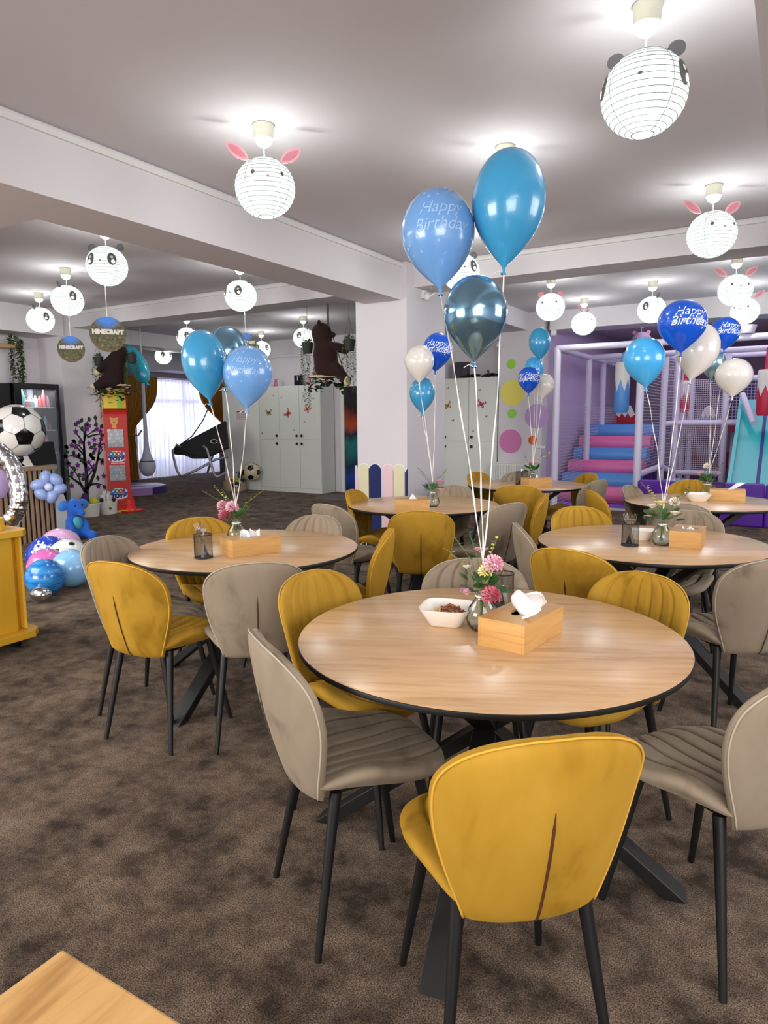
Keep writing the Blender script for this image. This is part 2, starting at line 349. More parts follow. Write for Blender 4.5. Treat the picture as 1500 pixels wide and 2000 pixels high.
def make_chair(col, label):
    V = YV if col == 'y' else TV
    seam = mat('seam_'+col, (74, 34, 4) if col == 'y' else (66, 56, 46), .9); pip = mat('piping_'+col, (206, 158, 50) if col == 'y' else (176, 164, 146), .8)
    t = thing('dining_chair', label, 'chair')
    pillow(seat_fn, 72, 30, GR, 1).build('seat', V, t, smooth=True, weld=True)
    pillow(back_fn, 72, 36, GR, -1).build('backrest', V, t, smooth=True, weld=True)
    def rimpt(v, a, dy): p = back_mid(a, v); return Vector((p.x, p.y+dy, p.z))
    vs = [0.02+.975*i/40 for i in range(41)]
    pts = [rimpt(v, -.985, -.014) for v in vs]+[rimpt(.998, -.985+1.97*i/16, -.012) for i in range(1, 16)]+[rimpt(v, .985, -.014) for v in vs[::-1]]
    MB().tube(pts, .0028, 5).build('piping', pip, t, smooth=True)
    pts = []
    for i in range(24):
        v = .015+.66*i/23; p, th, g = back_fn(0.0, math.acos(1-2*v)/pi); n = Vector((0, -1, -.25)).normalized(); pts.append(p+n*(th+.0005))
    MB().tube(pts, [.0034*min(1, (23-i)/4+.25) for i in range(24)], 6).build('back_seam', seam, t, smooth=True)
    MB().box((-.11, -.11, .412), (.11, .11, .43)).build('seat_frame', BLACK, t)
    for sx in (-1, 1):
        for sy in (-1, 1):
            MB().cyl((sx*.138, .125 if sy > 0 else -.125, .435), (sx*.19, .205 if sy > 0 else -.205, 0), .0165, .0095, 14).build('leg', BLACK, t, smooth=A35)
    return t
# (table, u, v of the top middle of the back, colour, label, turn in degrees)
CH = [
 (0, (-.522, 1.385, 131), 0, 'y', 'mustard velvet chair nearest the camera, seen from behind', 0),
 (0, 505, 1245, 't', 'taupe velvet chair left of the nearest table, seat turned to the right', 0),
 (0, 600, 1118, 'y', 'mustard velvet chair at the far left of the nearest table', 0),
 (0, 925, 1092, 't', 'taupe velvet chair behind the flower vase on the nearest table', 0),
 (0, 1270, 1122, 'y', 'mustard velvet chair at the far right of the nearest table', 0),
 (0, (-.13, 1.98, 147), 0, 't', 'taupe velvet chair cut by the right edge of the photo, lower right', 0),
 (1, 218, 1098, 'y', 'mustard velvet chair at the front left of the left table, back to the camera', 0),
 (1, 196, 1050, 't', 'taupe velvet chair at the far left beside the floor balloons', -34),
 (1, 380, 1012, 'y', 'mustard velvet chair behind the forks cup of the left table', 0),
 (1, 625, 1007, 't', 'taupe velvet chair behind the right side of the left table', 0),
 (1, 765, 1035, 'y', 'mustard velvet chair at the right side of the left table, seen sideways', 0),
 (1, 500, 1099, 't', 'taupe velvet chair in front of the left table, back to the camera', 0),
 (2, 685, 957, 'y', 'mustard velvet chair left of the table before the white column', 0),
 (2, 635, 985, 't', 'taupe velvet chair front left of the table before the white column', 0),
 (2, 822, 998, 'y', 'mustard velvet chair in front of the table before the white column', 0),
 (2, 1000, 983, 't', 'taupe velvet chair right of the table before the white column', 0),
 (2, 888, 948, 't', 'taupe velvet chair behind the table before the white column', 0),
 (2, 1068, 965, 'y', 'mustard velvet chair seen sideways between the middle and back tables', 0),
 (4, 927, 922, 'y', 'mustard velvet chair at the far left of the farthest table', 0),
 (4, 1016, 921, 't', 'taupe velvet chair behind the farthest table by the radiator', 0),
 (4, 1012, 948, 'y', 'mustard velvet chair in front of the farthest table, back to the camera', 0),
 (4, 1155, 924, 'y', 'mustard velvet chair right of the farthest table before the foam stairs', 0),
 (4, 1172, 938, 't', 'taupe velvet chair right of the farthest table, beside the mustard one', 0),
 (5, 1152, 958, 'y', 'mustard velvet chair seen from the side between the back tables', 0),
 (3, 1125, 990, 'y', 'mustard velvet chair at the far left of the right table', 0),
 (3, 1008, 1024, 't', 'taupe velvet chair at the left end of the right table', 0),
 (3, 1105, 1073, 'y', 'mustard velvet chair at the front left of the right table, back to the camera', 0),
 (3, 1522, 1092, 't', 'taupe velvet chair at the front right of the right table, back to the camera', 0),
 (3, 1350, 998, 't', 'taupe velvet chair behind the tissue box of the right table', 0),
 (5, 1225, 948, 't', 'taupe velvet chair left of the table beside the purple padded wall', 0),
 (5, 1352, 938, 'y', 'mustard velvet chair behind the table against the purple padded wall', 0),
 (5, 1325, 982, 't', 'taupe velvet chair in front of the table beside the purple padded wall', 0),
]
protos = {}
for ti, u, v, c, lab, turn in CH:
    if isinstance(u, tuple): bt = Vector((0, 0, 0))
    else: bt = fz(u, v, .848)
    tc = Vector((*TAB[ti], 0)); d = Vector((tc.x-bt.x, tc.y-bt.y)); ang = atan2(d.y, d.x)+radians(turn)
    fwd = Vector((cos(ang), sin(ang))); loc = (bt.x+fwd.x*.285, bt.y+fwd.y*.285, 0); rz = ang-pi/2
    if isinstance(u, tuple): loc = (u[0], u[1], 0); rz = radians(u[2])-pi/2
    if c not in protos: protos[c] = make_chair(c, lab); t = protos[c]; t.location = loc; t.rotation_euler = (0, 0, rz); t['group'] = 'velvet dining chairs'
    else: dup(protos[c], loc, rz, lab, 'velvet dining chairs')
# ================================================================== PAPER LANTERNS
def paper_mat():   # thin glowing paper: lets about a third of the bulb's light straight through
    m = bpy.data.materials.new('lantern_paper'); m.use_nodes = True; nt = m.node_tree; nt.nodes.remove(nt.nodes['Principled BSDF']); N = nt.nodes.new
    e = N('ShaderNodeEmission'); e.inputs[0].default_value = (.90, 1, .95, 1); e.inputs[1].default_value = LANTERN; t = N('ShaderNodeBsdfTransparent'); x = N('ShaderNodeMixShader'); x.inputs[0].default_value = .35
    nt.links.new(e.outputs[0], x.inputs[1]); nt.links.new(t.outputs[0], x.inputs[2]); nt.links.new(x.outputs[0], nt.nodes['Material Output'].inputs[0]); return m
SHADE = paper_mat()
SHADED = mat('lantern_paper_unlit', (170, 150, 176), .8)
WIRE = mat('lantern_wire', (96, 102, 98), .7)
PLASTIC = mat('canopy_plastic', (226, 226, 205), .45)
PINK = mat('ear_pink', (210, 132, 144), .8); PINKL = mat('ear_rim', (226, 170, 178), .8); BLUSHP = mat('cheek_blush', (246, 190, 196), .7, emit=((255, 205, 210), .8))
GREYE = mat('eye_grey', (92, 97, 92), .8); EARG = mat('ear_grey', (100, 100, 104), .7)
LR = .165; ZL = 2.70
def cap(mb, c, R, direction, shape, off=.0015):
    M = facing(direction); n = len(shape); vs = []
    rings = 4
    vs.append(c+M.to_3x3()@Vector((0, 0, R+off)))
    fs = []
    for k in range(1, rings+1):
        for x, y in shape:
            p = Vector((x*k/rings, y*k/rings, sqrt(max(1e-6, R*R-(x*k/rings)**2-(y*k/rings)**2)))); p = p.normalized()*(R+off); vs.append(c+M.to_3x3()@p)
    for i in range(n): fs.append((0, 1+i, 1+(i+1) % n))
    for k in range(rings-1):
        for i in range(n): a = 1+k*n; b = a+n; j = (i+1) % n; fs.append((a+i, b+i, b+j, a+j))
    mb.add(vs, fs)
def lantern(x, y, kind, face, label, lit=True, az=.55):
    t = thing('paper_lantern', label, 'lamp', (x, y, 0), 0, 'round paper animal lanterns on the ceiling')
    MB().lathe([(0, 2.915), (.018, 2.916), (.038, 2.93), (.047, 2.95), (.052, 2.955), (.057, ZC-.001), (0, ZC-.001)], 28).build('canopy', PLASTIC, t, smooth=A35)
    MB().cyl((0, 0, ZL+LR-.03), (0, 0, 2.918), .0035, seg=8).build('cord', WHITEM, t)
    c = Vector((0, 0, ZL)); prof = []
    n = 34
    for i in range(n+1):
        th = .27+(pi-.54)*i/n; prof.append((LR*sin(th), ZL+LR*.95*cos(th)))
    sh = MB().lathe(prof, 40).build('shade', SHADE if lit else SHADED, t, smooth=True)
    m = MB()
    for i in range(1, 17):
        th = .27+(pi-.54)*i/17; r = LR*sin(th)+.0006; z = ZL+LR*.95*cos(th); m.tube([(r*cos(2*pi*k/40), r*sin(2*pi*k/40), z) for k in range(40)], .0013, 4, True)
    for k in range(4):
        a = face+pi/4+k*pi/2; m.tube([(LR*1.004*sin(th)*cos(a), LR*1.004*sin(th)*sin(a), ZL+LR*.955*cos(th)) for th in [.27+(pi-.54)*j/20 for j in range(21)]], .0011, 4)
    m.tube([(.044*cos(2*pi*k/24), .044*sin(2*pi*k/24), ZL-LR*.915) for k in range(24)], .0018, 5, True)
    m.tube([(.044*cos(2*pi*k/24), .044*sin(2*pi*k/24), ZL+LR*.915) for k in range(24)], .0018, 5, True)
    m.build('wire_ribs', WIRE, t)
    if lit:
        l = bpy.data.lights.new('bulb', 'POINT'); l.energy = BULB; l.shadow_soft_size = .045; l.color = (.96, 1, .98); lo = bpy.data.objects.new('bulb', l); COL.objects.link(lo); lo.parent = t; lo.location = (0, 0, ZL)
    fdv = lambda az, el: Vector((cos(face+az)*cos(el), sin(face+az)*cos(el), sin(el)))
    R = LR*.985
    for s in (-1, 1):
        if kind == 'panda':
            mb = MB(); cap(mb, c, R+.003, fdv(s*az, .18), circ(.036, 18, ry=.05)); mb.build('eye_patch', GREYE, t)
            mb = MB(); cap(mb, c, R+.005, fdv(s*az, .26), circ(.012, 12)); mb.build('eye_shine', WHITEM, t)
            mb = MB(); cap(mb, c, R+.005, fdv(s*az*1.08, .05), circ(.016, 12)); mb.build('cheek', BLUSHP, t)
        else:
            mb = MB(); cap(mb, c, R+.003, fdv(s*.5, .22), circ(.011, 12, ry=.013)); mb.build('eye', GREYE, t)
            mb = MB(); cap(mb, c, R+.003, fdv(s*.55, -.02), circ(.02, 12, ry=.014)); mb.build('cheek', BLUSHP, t)
        side = Vector((-sin(face), cos(face), 0))*s; up = Vector((0, 0, 1))
        if kind == 'bunny':
            d = (side*.8+up*.6).normalized(); base = c+(side*.5+up*.82).normalized()*LR
            M = Matrix.Translation(base)@facing(Vector((cos(face), sin(face), .2)), d); L = .15
            sh_ = [(.034*sin(pi*q)**.7*1, L*q) for q in [i/10 for i in range(11)]]; poly = sh_+[(-a, b) for a, b in sh_[-2:0:-1]]
            e = MB().prism(poly, M, .003).build('ear', PINKL, t)
            MB().prism([(a*.6, b*.8+L*.1) for a, b in poly], M@Matrix.Translation((0, 0, .0035)), .001).build('inner_ear', PINK, e)
        else:
            base = c+(side*.62+up*.78).normalized()*LR; M = Matrix.Translation(base)@facing(Vector((cos(face), sin(face), .2)), (side*.6+up).normalized())
            MB().prism(circ(.034, 16, 0, .02), M, .003).build('ear', EARG if kind == 'panda' else PINK, t)
    mb = MB(); cap(mb, c, R+.003, fdv(0, .08), circ(.009, 10, ry=.006)); mb.build('nose', GREYE if kind == 'panda' else PINK, t)
    return t
tocam = lambda x, y: atan2(-y, -x)
for u, v, kind, fo, lab in [
 (518, 368, 'bunny', .1, 'white paper bunny lantern hanging alone in front of the long beam'),
 (1258, 185, 'panda', -.1, 'largest white paper panda lantern, top right of the photo'),
 (1390, 458, 'bunny', .5, 'white paper bunny lantern with long pink ears, upper right edge'),
 (985, 400, 'panda', .3, 'paper lantern hidden behind the big turquoise balloon, only its ceiling cup showing'),
 (209, 520, 'panda', -.3, 'white panda lantern above the larger round picture disc'),
 (132, 587, 'panda', .9, 'white panda lantern above the smaller round picture disc'),
 (79, 625, 'panda', 1.0, 'white panda lantern above the trailing ivy, leftmost'),
 (470, 578, 'panda', -.7, 'white panda lantern above the left cluster of blue balloons'),
 (1075, 600, 'pig', -.1, 'white paper lantern with small pink ears and two dot eyes'),
 (1140, 632, 'bunny', 1.2, 'small bunny lantern above the frame of the foam stairs'),
 (1273, 605, 'panda', -1.0, 'white panda lantern left of the big dark blue birthday balloon'),
 (1436, 567, 'bunny', .3, 'white bunny lantern with both pink ears raised, right edge'),
 (1455, 608, 'bunny', -.3, 'small lantern tucked behind the raised-ear bunny lantern, right edge'),
 (900, 532, 'panda', .2, 'white lantern peeking out between the three big blue balloons'),
 (593, 660, 'panda', -1.0, 'white panda lantern behind the hanging plant left of the brown bear'),
 (511, 683, 'panda', .1, 'white panda lantern with round black ears near the white cupboard'),
 (366, 660, 'panda', -.6, 'white panda lantern half hidden by the turquoise balloon on the left'),
 (319, 696, 'panda', .5, 'smallest panda lantern in front of the mustard curtain')]:
    p = fz(u, v, ZL); lantern(p.x, p.y, kind, tocam(p.x, p.y)+fo, lab, az=1.15 if u == 1258 else .55)
p = fz(1238, 672, 2.6); lantern(p.x, p.y+.6, 'pig', tocam(p.x, p.y), 'unlit dim lantern in the dark play area behind the beam', lit=False)
# ================================================================== BALLOONS
def latex(name, rgb, **k): return mat(name, rgb, .22, 0, coat=.5, **k)
B_TURQ = latex('latex_turquoise', (56, 146, 192), sss=.15); B_PERI = latex('latex_periwinkle', (106, 156, 212), sss=.15); B_ROYAL = latex('latex_royal', (10, 84, 204), sss=.1)
B_WHITE = latex('latex_cream', (224, 220, 214), sss=.2); B_CHROME = mat('latex_chrome', (126, 170, 198), .14, .9); B_SKY = latex('latex_sky', (66, 168, 226), sss=.15)
B_PALE = mat('latex_pale_chrome', (150, 190, 212), .2, .7); PRINT = mat('white_print', (238, 242, 250), .5); PRINTL = mat('pale_print', (150, 186, 228), .5)
def bprof(W, H, n=30):
    out = []
    for i in range(n+1):
        q = i/n; q = .5-.5*cos(pi*q) if q < .5 else q; e = .5+.42*q
        r = W/2*max(0, sin(pi*min(1, q**.80)))**e; out.append((max(r, .0), H*(1-q)))
    out[-1] = (.0035, 0); return out
def prad(prof, z):
    for (r0, z0), (r1, z1) in zip(prof, prof[1:]):
        if z1 <= z <= z0: return r0+(r1-r0)*(z0-z)/max(1e-6, z0-z1)
    return prof[0][0]
def balloon(label, m, u, v0, v1, wpx, dist, end=None, tilt=0, text=None, tz=.6, tsize=.3, tyaw=0, confetti=False, group='balloons', name='balloon', shear=.35, ribbonbend=.010, tmat=None, inp=False, fr=0):
    """u,v0 top / v1 knot pixels, wpx width, dist camera depth"""
    W = wpx*dist/FPX; pb = fd(u+fr, v1, dist); pt = fd(u, v0, dist); H = (pt-pb).length
    prof = bprof(W, H); t = thing(name, label, 'balloon', pb, 0, group)
    ax = (pt-pb).normalized(); M = facing(ax, Vector((-CF.x, -CF.y, 0)).normalized()+Vector((0, 0, .01)))
    # local frame: z along balloon axis, y towards camera
    T = M.to_3x3().to_4x4()
    MB().lathe(prof, 44, T).build('skin', m, t, smooth=True, weld=True)
    MB().lathe([(.004, .002), (.0065, -.004), (.004, -.010), (.011, -.020), (.0095, -.022), (0, -.016)], 14, T).build('knot', m, t, smooth=True)
    def wrap(vs, fs, s, zc, yaw):
        out = []
        for x, y, z in vs:
            hz = zc+y*s; hz = min(max(hz, .01), H*.985); r = prad(prof, hz)+.0012; R = max(prad(prof, zc), .02); a = pi/2+x*s/R+yaw
            out.append(T@Vector((r*cos(a), r*sin(a), hz)))
        return out, fs
    if text:
        mb = MB()
        for (line, dy, yaw) in text:
            vs, fs = text_mesh(line, 1, shear=shear, bold=0, spacing=.97); mb.add(*wrap(vs, fs, tsize*W, H*tz+dy*W, tyaw+yaw))
        mb.build('lettering', tmat or PRINT, t)
    if confetti:
        mb = MB(); R = random.Random(5)
        for k in range(34):
            hz = H*(.30+.66*R.random()); a = pi/2+tyaw+R.uniform(-1.25, 1.25)
            if abs(hz-H*tz) < .2*W and abs(a-pi/2-tyaw) < .85: continue
            s = .008*R.uniform(.6, 1.3); pts = [(s*cos(b)*(1 if i % 2 == 0 else .45), s*sin(b)*(1 if i % 2 == 0 else .45), 0) for i, b in enumerate([2*pi*j/10 for j in range(10)])]
            r0 = prad(prof, hz); vs = []
            for x, y, _ in pts: zz = min(hz+y, H*.98); r = prad(prof, zz)+.0012; vs.append(T@Vector((r*cos(a+x/max(r0, .02)), r*sin(a+x/max(r0, .02)), zz)))
            mb.add(vs, [tuple(range(len(vs)))])
        mb.build('confetti_print', tmat or PRINT, t)
    if end is not None:
        p0 = pb-ax*.016; p1 = Vector(end); pts = []
        side = (p1-p0).cross(CF).normalized()
        for i in range(25):
            q = i/24; p = p0.lerp(p1, q)+side*ribbonbend*(sin(pi*q)+.25*sin(5*pi*q+u))*.6; pts.append(p-pb)
        mb = MB(); fl = []
        for i, p in enumerate(pts):
            tw = .5+.5*sin(i*.9+u); wv = side*(.0012+.0016*tw); fl += [p-wv, p+wv+CF*.0006]
        mb.add(fl, [(2*i, 2*i+1, 2*i+3, 2*i+2) for i in range(24)])
        mb.tube([(T@Vector((0, 0, -.014))), (T@Vector((.02, 0, -.012))), (T@Vector((.035, 0, -.022)))], .0012, 5)
        mb.build('ribbon', RIBBON, t)
    return t
HB = [('Happy', .12, 0), ('Birthday', -.12, 0)]
HB2 = [('Happy', .1, -.25), ('Birthday', -.1, -.25), ('Happy', .1, 1.35), ('Birthday', -.1, 1.35)]
HB3 = [('Happy', .1, .1), ('Birthday', -.1, .1), ('Happy', .1, -1.5), ('Birthday', -.1, -1.5)]
V1 = fz(942, 1232, .75)+Vector((0, 0, .22)); V2 = fz(463, 1062, .75)+Vector((0, 0, .20)); V3 = fz(845, 992, .75)+Vector((0, 0, .2)); V4 = fz(1292, 1067, .75)+Vector((0, 0, .2)); V5 = fz(1040, 947, .75)+Vector((0, 0, .2)); V6 = fz(1382, 972, .75)+Vector((0, 0, .2))
G1 = 'helium balloons above the nearest table'; G2 = 'helium balloons above the left table'; G3 = 'helium balloons above the middle table'; G4 = 'helium balloons above the right table'; G5 = 'helium balloons above the farthest table'; G6 = 'helium balloons above the back right table'
balloon('biggest turquoise balloon, topmost of the cluster over the nearest table', B_TURQ, 1000, 296, 524, 143, 2.45, V1, fr=-16, group=G1, ribbonbend=.012)
balloon('periwinkle birthday balloon left of the biggest turquoise balloon', B_PERI, 852, 374, 565, 143, 2.5, V1, fr=8, text=[('Happy', .12, 0), ('Birthday', -.1, 0)], tz=.60, tsize=.23, confetti=True, group=G1, tmat=PRINTL)
balloon('shiny chrome blue balloon, lowest of the cluster over the nearest table', B_CHROME, 930, 541, 706, 124, 2.36, V1, fr=-4, group=G1)
balloon('turquoise balloon leaning left over the left table', B_TURQ, 390, 646, 783, 86, 3.25, V2, fr=20, group=G2)
balloon('chrome blue balloon at the back of the left cluster', B_CHROME, 445, 639, 756, 84, 3.55, V2, fr=-4, group=G2)
balloon('round periwinkle balloon over the left table', B_PERI, 486, 677, 798, 96, 3.2, V2, fr=-4, text=[('Happy', .12, 0), ('Birthday', -.1, 0)], tz=.62, tsize=.2, confetti=True, group=G2, tmat=PRINTL)
balloon('royal blue birthday balloon before the white column', B_ROYAL, 858, 651, 726, 58, 5.6, V3, fr=-8, text=HB2, tz=.58, tsize=.3, group=G3)
balloon('cream white balloon before the white column', B_WHITE, 819, 675, 748, 58, 5.35, V3, group=G3)
balloon('turquoise balloon lowest in the cluster before the white column', B_TURQ, 825, 738, 808, 50, 5.5, V3, fr=-1, group=G3)
balloon('turquoise balloon, top of the cluster before the dotted wall', B_TURQ, 1054, 641, 704, 42, 7.1, V5, group=G5)
balloon('sky blue balloon half hidden in the cluster before the dotted wall', B_SKY, 1043, 697, 752, 36, 7.3, V5, group=G5)
balloon('royal blue birthday balloon before the dotted wall', B_ROYAL, 1034, 717, 769, 43, 7.0, V5, fr=-2, text=HB3, tz=.56, tsize=.28, group=G5)
balloon('cream white balloon before the dotted wall', B_WHITE, 1066, 731, 780, 40, 7.2, V5, fr=-8, group=G5)
balloon('sky blue balloon over the right table beside the royal blue one', B_SKY, 1256, 660, 757, 78, 4.0, V4, fr=6, group=G4, ribbonbend=.02)
balloon('big royal blue birthday balloon over the right table', B_ROYAL, 1334, 588, 689, 91, 3.9, V4, fr=-4, text=HB2, tz=.6, tsize=.26, tyaw=.2, group=G4)
balloon('tall cream balloon tucked behind the big royal blue one', B_WHITE, 1374, 634, 743, 80, 4.15, V4, fr=-26, group=G4)
balloon('pale chrome blue balloon behind the cream ones', B_PALE, 1396, 682, 742, 46, 5.6, V6, fr=-8, group=G6)
balloon('smaller royal blue birthday balloon at the right edge', B_ROYAL, 1418, 621, 684, 56, 5.5, V6, fr=-4, text=HB2, tz=.58, tsize=.28, tyaw=.15, group=G6)
balloon('round cream balloon lowest in the right cluster', B_WHITE, 1436, 701, 776, 68, 5.3, V6, fr=-6, group=G6)
# ================================================================== THINGS ON THE TABLES
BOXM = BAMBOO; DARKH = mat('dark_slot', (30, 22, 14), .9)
def tissue_box(a, b, label, L=.25, W=.145, H=.088, kind=0, flip=False):
    """a: front-left bottom pixel, b: front-right bottom pixel of the side parallel to local x"""
    p0 = fz(*a, .7515); p1 = fz(*b, .7515); d = Vector((p1.x-p0.x, p1.y-p0.y)); L = d.length if L is None else L; an = atan2(d.y, d.x)
    t = thing('tissue_box', label, 'box', (p0.x, p0.y, .7515), an, 'bamboo tissue boxes on the tables')
    T = .008
    MB().box((0, 0, 0), (L, T, H-T)).build('side_panel', BOXM, t, bevel=.0008); MB().box((0, W-T, 0), (L, W, H-T)).build('side_panel', BOXM, t, bevel=.0008)
    MB().box((0, T, 0), (T, W-T, H-T)).build('end_panel', BOXM, t, bevel=.0008); MB().box((L-T, T, 0), (L, W-T, H-T)).build('end_panel', BOXM, t, bevel=.0008)
    # lid with oval slot
    n = 32; cx, cy = L/2, W/2; inn = [(cx+.055*cos(2*pi*i/n), cy+.026*sin(2*pi*i/n)) for i in range(n)]; out = []
    for i in range(n):
        a_ = 2*pi*i/n; k = min(L/2/max(abs(cos(a_)), 1e-6), W/2/max(abs(sin(a_)), 1e-6)); out.append((cx+k*cos(a_), cy+k*sin(a_)))
    m = MB(); vs = [(x, y, H) for x, y in inn]+[(x, y, H) for x, y in out]+[(x, y, H-T) for x, y in inn]+[(x, y, H-T) for x, y in out]; fs = []
    for i in range(n): j = (i+1) % n; fs += [(i, n+i, n+j, j), (2*n+i, 2*n+j, 3*n+j, 3*n+i), (i, j, 2*n+j, 2*n+i), (n+i, 3*n+i, 3*n+j, n+j)]
    # corners
    for k_, (X, Y) in enumerate(((L, W), (0, W), (0, 0), (L, 0))):
        a_ = atan2(Y-cy, X-cx) % (2*pi); i = int(a_/(2*pi/n)) % n; o = len(vs); vs += [(X, Y, H), (X, Y, H-T)]; fs += [(n+i, o, n+(i+1) % n), (3*n+i, 3*n+(i+1) % n, o+1), (n+i, 3*n+i, o+1, o), (o, o+1, 3*n+(i+1) % n, n+(i+1) % n)]
    m.add(vs, fs).build('lid', BOXM, t)
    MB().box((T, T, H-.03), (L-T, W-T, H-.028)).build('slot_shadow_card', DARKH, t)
    # tissue: folded sheet
    m = MB(); R = random.Random(int(a[0])); nu, nv = 15, 9; vs = []
    for j in range(nv+1):
        for i in range(nu+1):
            q = j/nv; s = -1+2*i/nu
            if kind == 0: x = cx+s*(.05+.03*sin(pi*q*.8))-.015*q; y = cy+.020*sin(s*4+q*2)+.05*sin(pi*q*.7)*sin(2.2*s+1)-.045*q; z = H-.02+.085*q*(1-.35*s*s)+.009*sin(7*s+3*q)
            elif kind == 1: x = cx+s*.04*(1-q)+.004; y = cy+s*.012*(1-q)+.012*sin(3*s)*(1-q); z = H-.02+.058*q
            elif kind == 2: x = cx+s*.03; y = cy+.012*sin(6*s); z = H-.02+.024*q+.006*sin(4*s)*q
            elif kind == 3: x = cx+s*.03+.10*q; y = cy+.012*sin(5*s)+.01*q; z = H-.02+.075*q+.012*s*(1-q)
            else: x = cx+s*.06; y = cy+.022*sin(7*s); z = H-.02+(.035+.022*abs(sin(5*s+1)))*q
            vs.append((x, y, z))
    Wd = nu+1; m.add(vs, [(j*Wd+i, j*Wd+i+1, (j+1)*Wd+i+1, (j+1)*Wd+i) for j in range(nv) for i in range(nu)])
    o = m.build('tissue', TISSUE, t, smooth=True); sm = o.modifiers.new('s', 'SOLIDIFY'); sm.thickness = .0012
    return t
tissue_box((1023.4, 1280.4), (1098.7, 1235), 'bamboo tissue box with a crumpled white tissue on the nearest table', None, .152, .088, 0)
tissue_box((455, 1091), (550, 1078), 'bamboo tissue box with ruffled tissues on the left table', .265, .15, .088, 4)
tissue_box((771, 1003), (840, 1003), 'bamboo tissue box with a pointed tissue before the white column', .25, .13, .1, 1)
tissue_box((1305.8, 1069), (1366.6, 1074), 'bamboo tissue box with a barely showing tissue on the right table', .15, .25, .088, 2)
tissue_box((1033, 953), (1088, 950), 'bamboo tissue box on the farthest table', .27, .14, .09, 1)
tissue_box((1385, 977), (1461, 980), 'bamboo tissue box with a long tissue pulled out, table by the purple wall', .26, .15, .088, 3)
def flower_head(m, c, r, kind, R):
    c = Vector(c)
    if kind == 'pom':
        for i in range(46):
            th = math.acos(1-2*(i+.5)/46*.8); ph = i*2.399; d = Vector((sin(th)*cos(ph), sin(th)*sin(ph), cos(th))); u_ = d.cross(Vector((.3, .2, .9))).normalized(); w_ = d.cross(u_)
            p = c+d*r*.55; m.add([p-u_*r*.22, p+d*r*.5+w_*r*.16, p+u_*r*.22, p+d*r*.45-w_*r*.1], [(0, 1, 2), (0, 3, 2), (0, 1, 3)])
    else:
        for ring, (k, rr, tilt) in enumerate(((5, .35, 1.25), (6, .62, .9), (7, .95, .5))):
            for i in range(k):
                a = 2*pi*(i+.5*ring)/k; d = Vector((cos(a)*cos(tilt), sin(a)*cos(tilt), sin(tilt))); s = Vector((-sin(a), cos(a), 0)); b = c+d*r*.1
                m.add([b, b+d*r*rr*.6+s*r*.36, b+d*r*rr+s*r*.2, b+d*r*rr*1.02-s*r*.2, b+d*r*rr*.6-s*r*.36], [(0, 1, 2, 3, 4)])
        m.sphere(c+Vector((0, 0, r*.25)), r*.3, seg=8, rings=5)
ROSE = mat('petal_pink', (236, 176, 196), .6, sss=.1); DEEP = mat('petal_rose', (198, 92, 116), .6); CREAM = mat('petal_cream', (236, 226, 150), .6); PETW = mat('petal_white', (240, 232, 214), .6); BLUSH = mat('petal_blush', (226, 160, 178), .6)
def leafquad(m, p, d, n, L, W):
    s = d.cross(n).normalized(); m.add([p, p+d*L*.35+s*W/2, p+d*L*.7+s*W*.42-n*L*.05, p+d*L-n*L*.12, p+d*L*.7-s*W*.42-n*L*.05, p+d*L*.35-s*W/2], [(0, 1, 2, 3), (0, 3, 4, 5)])
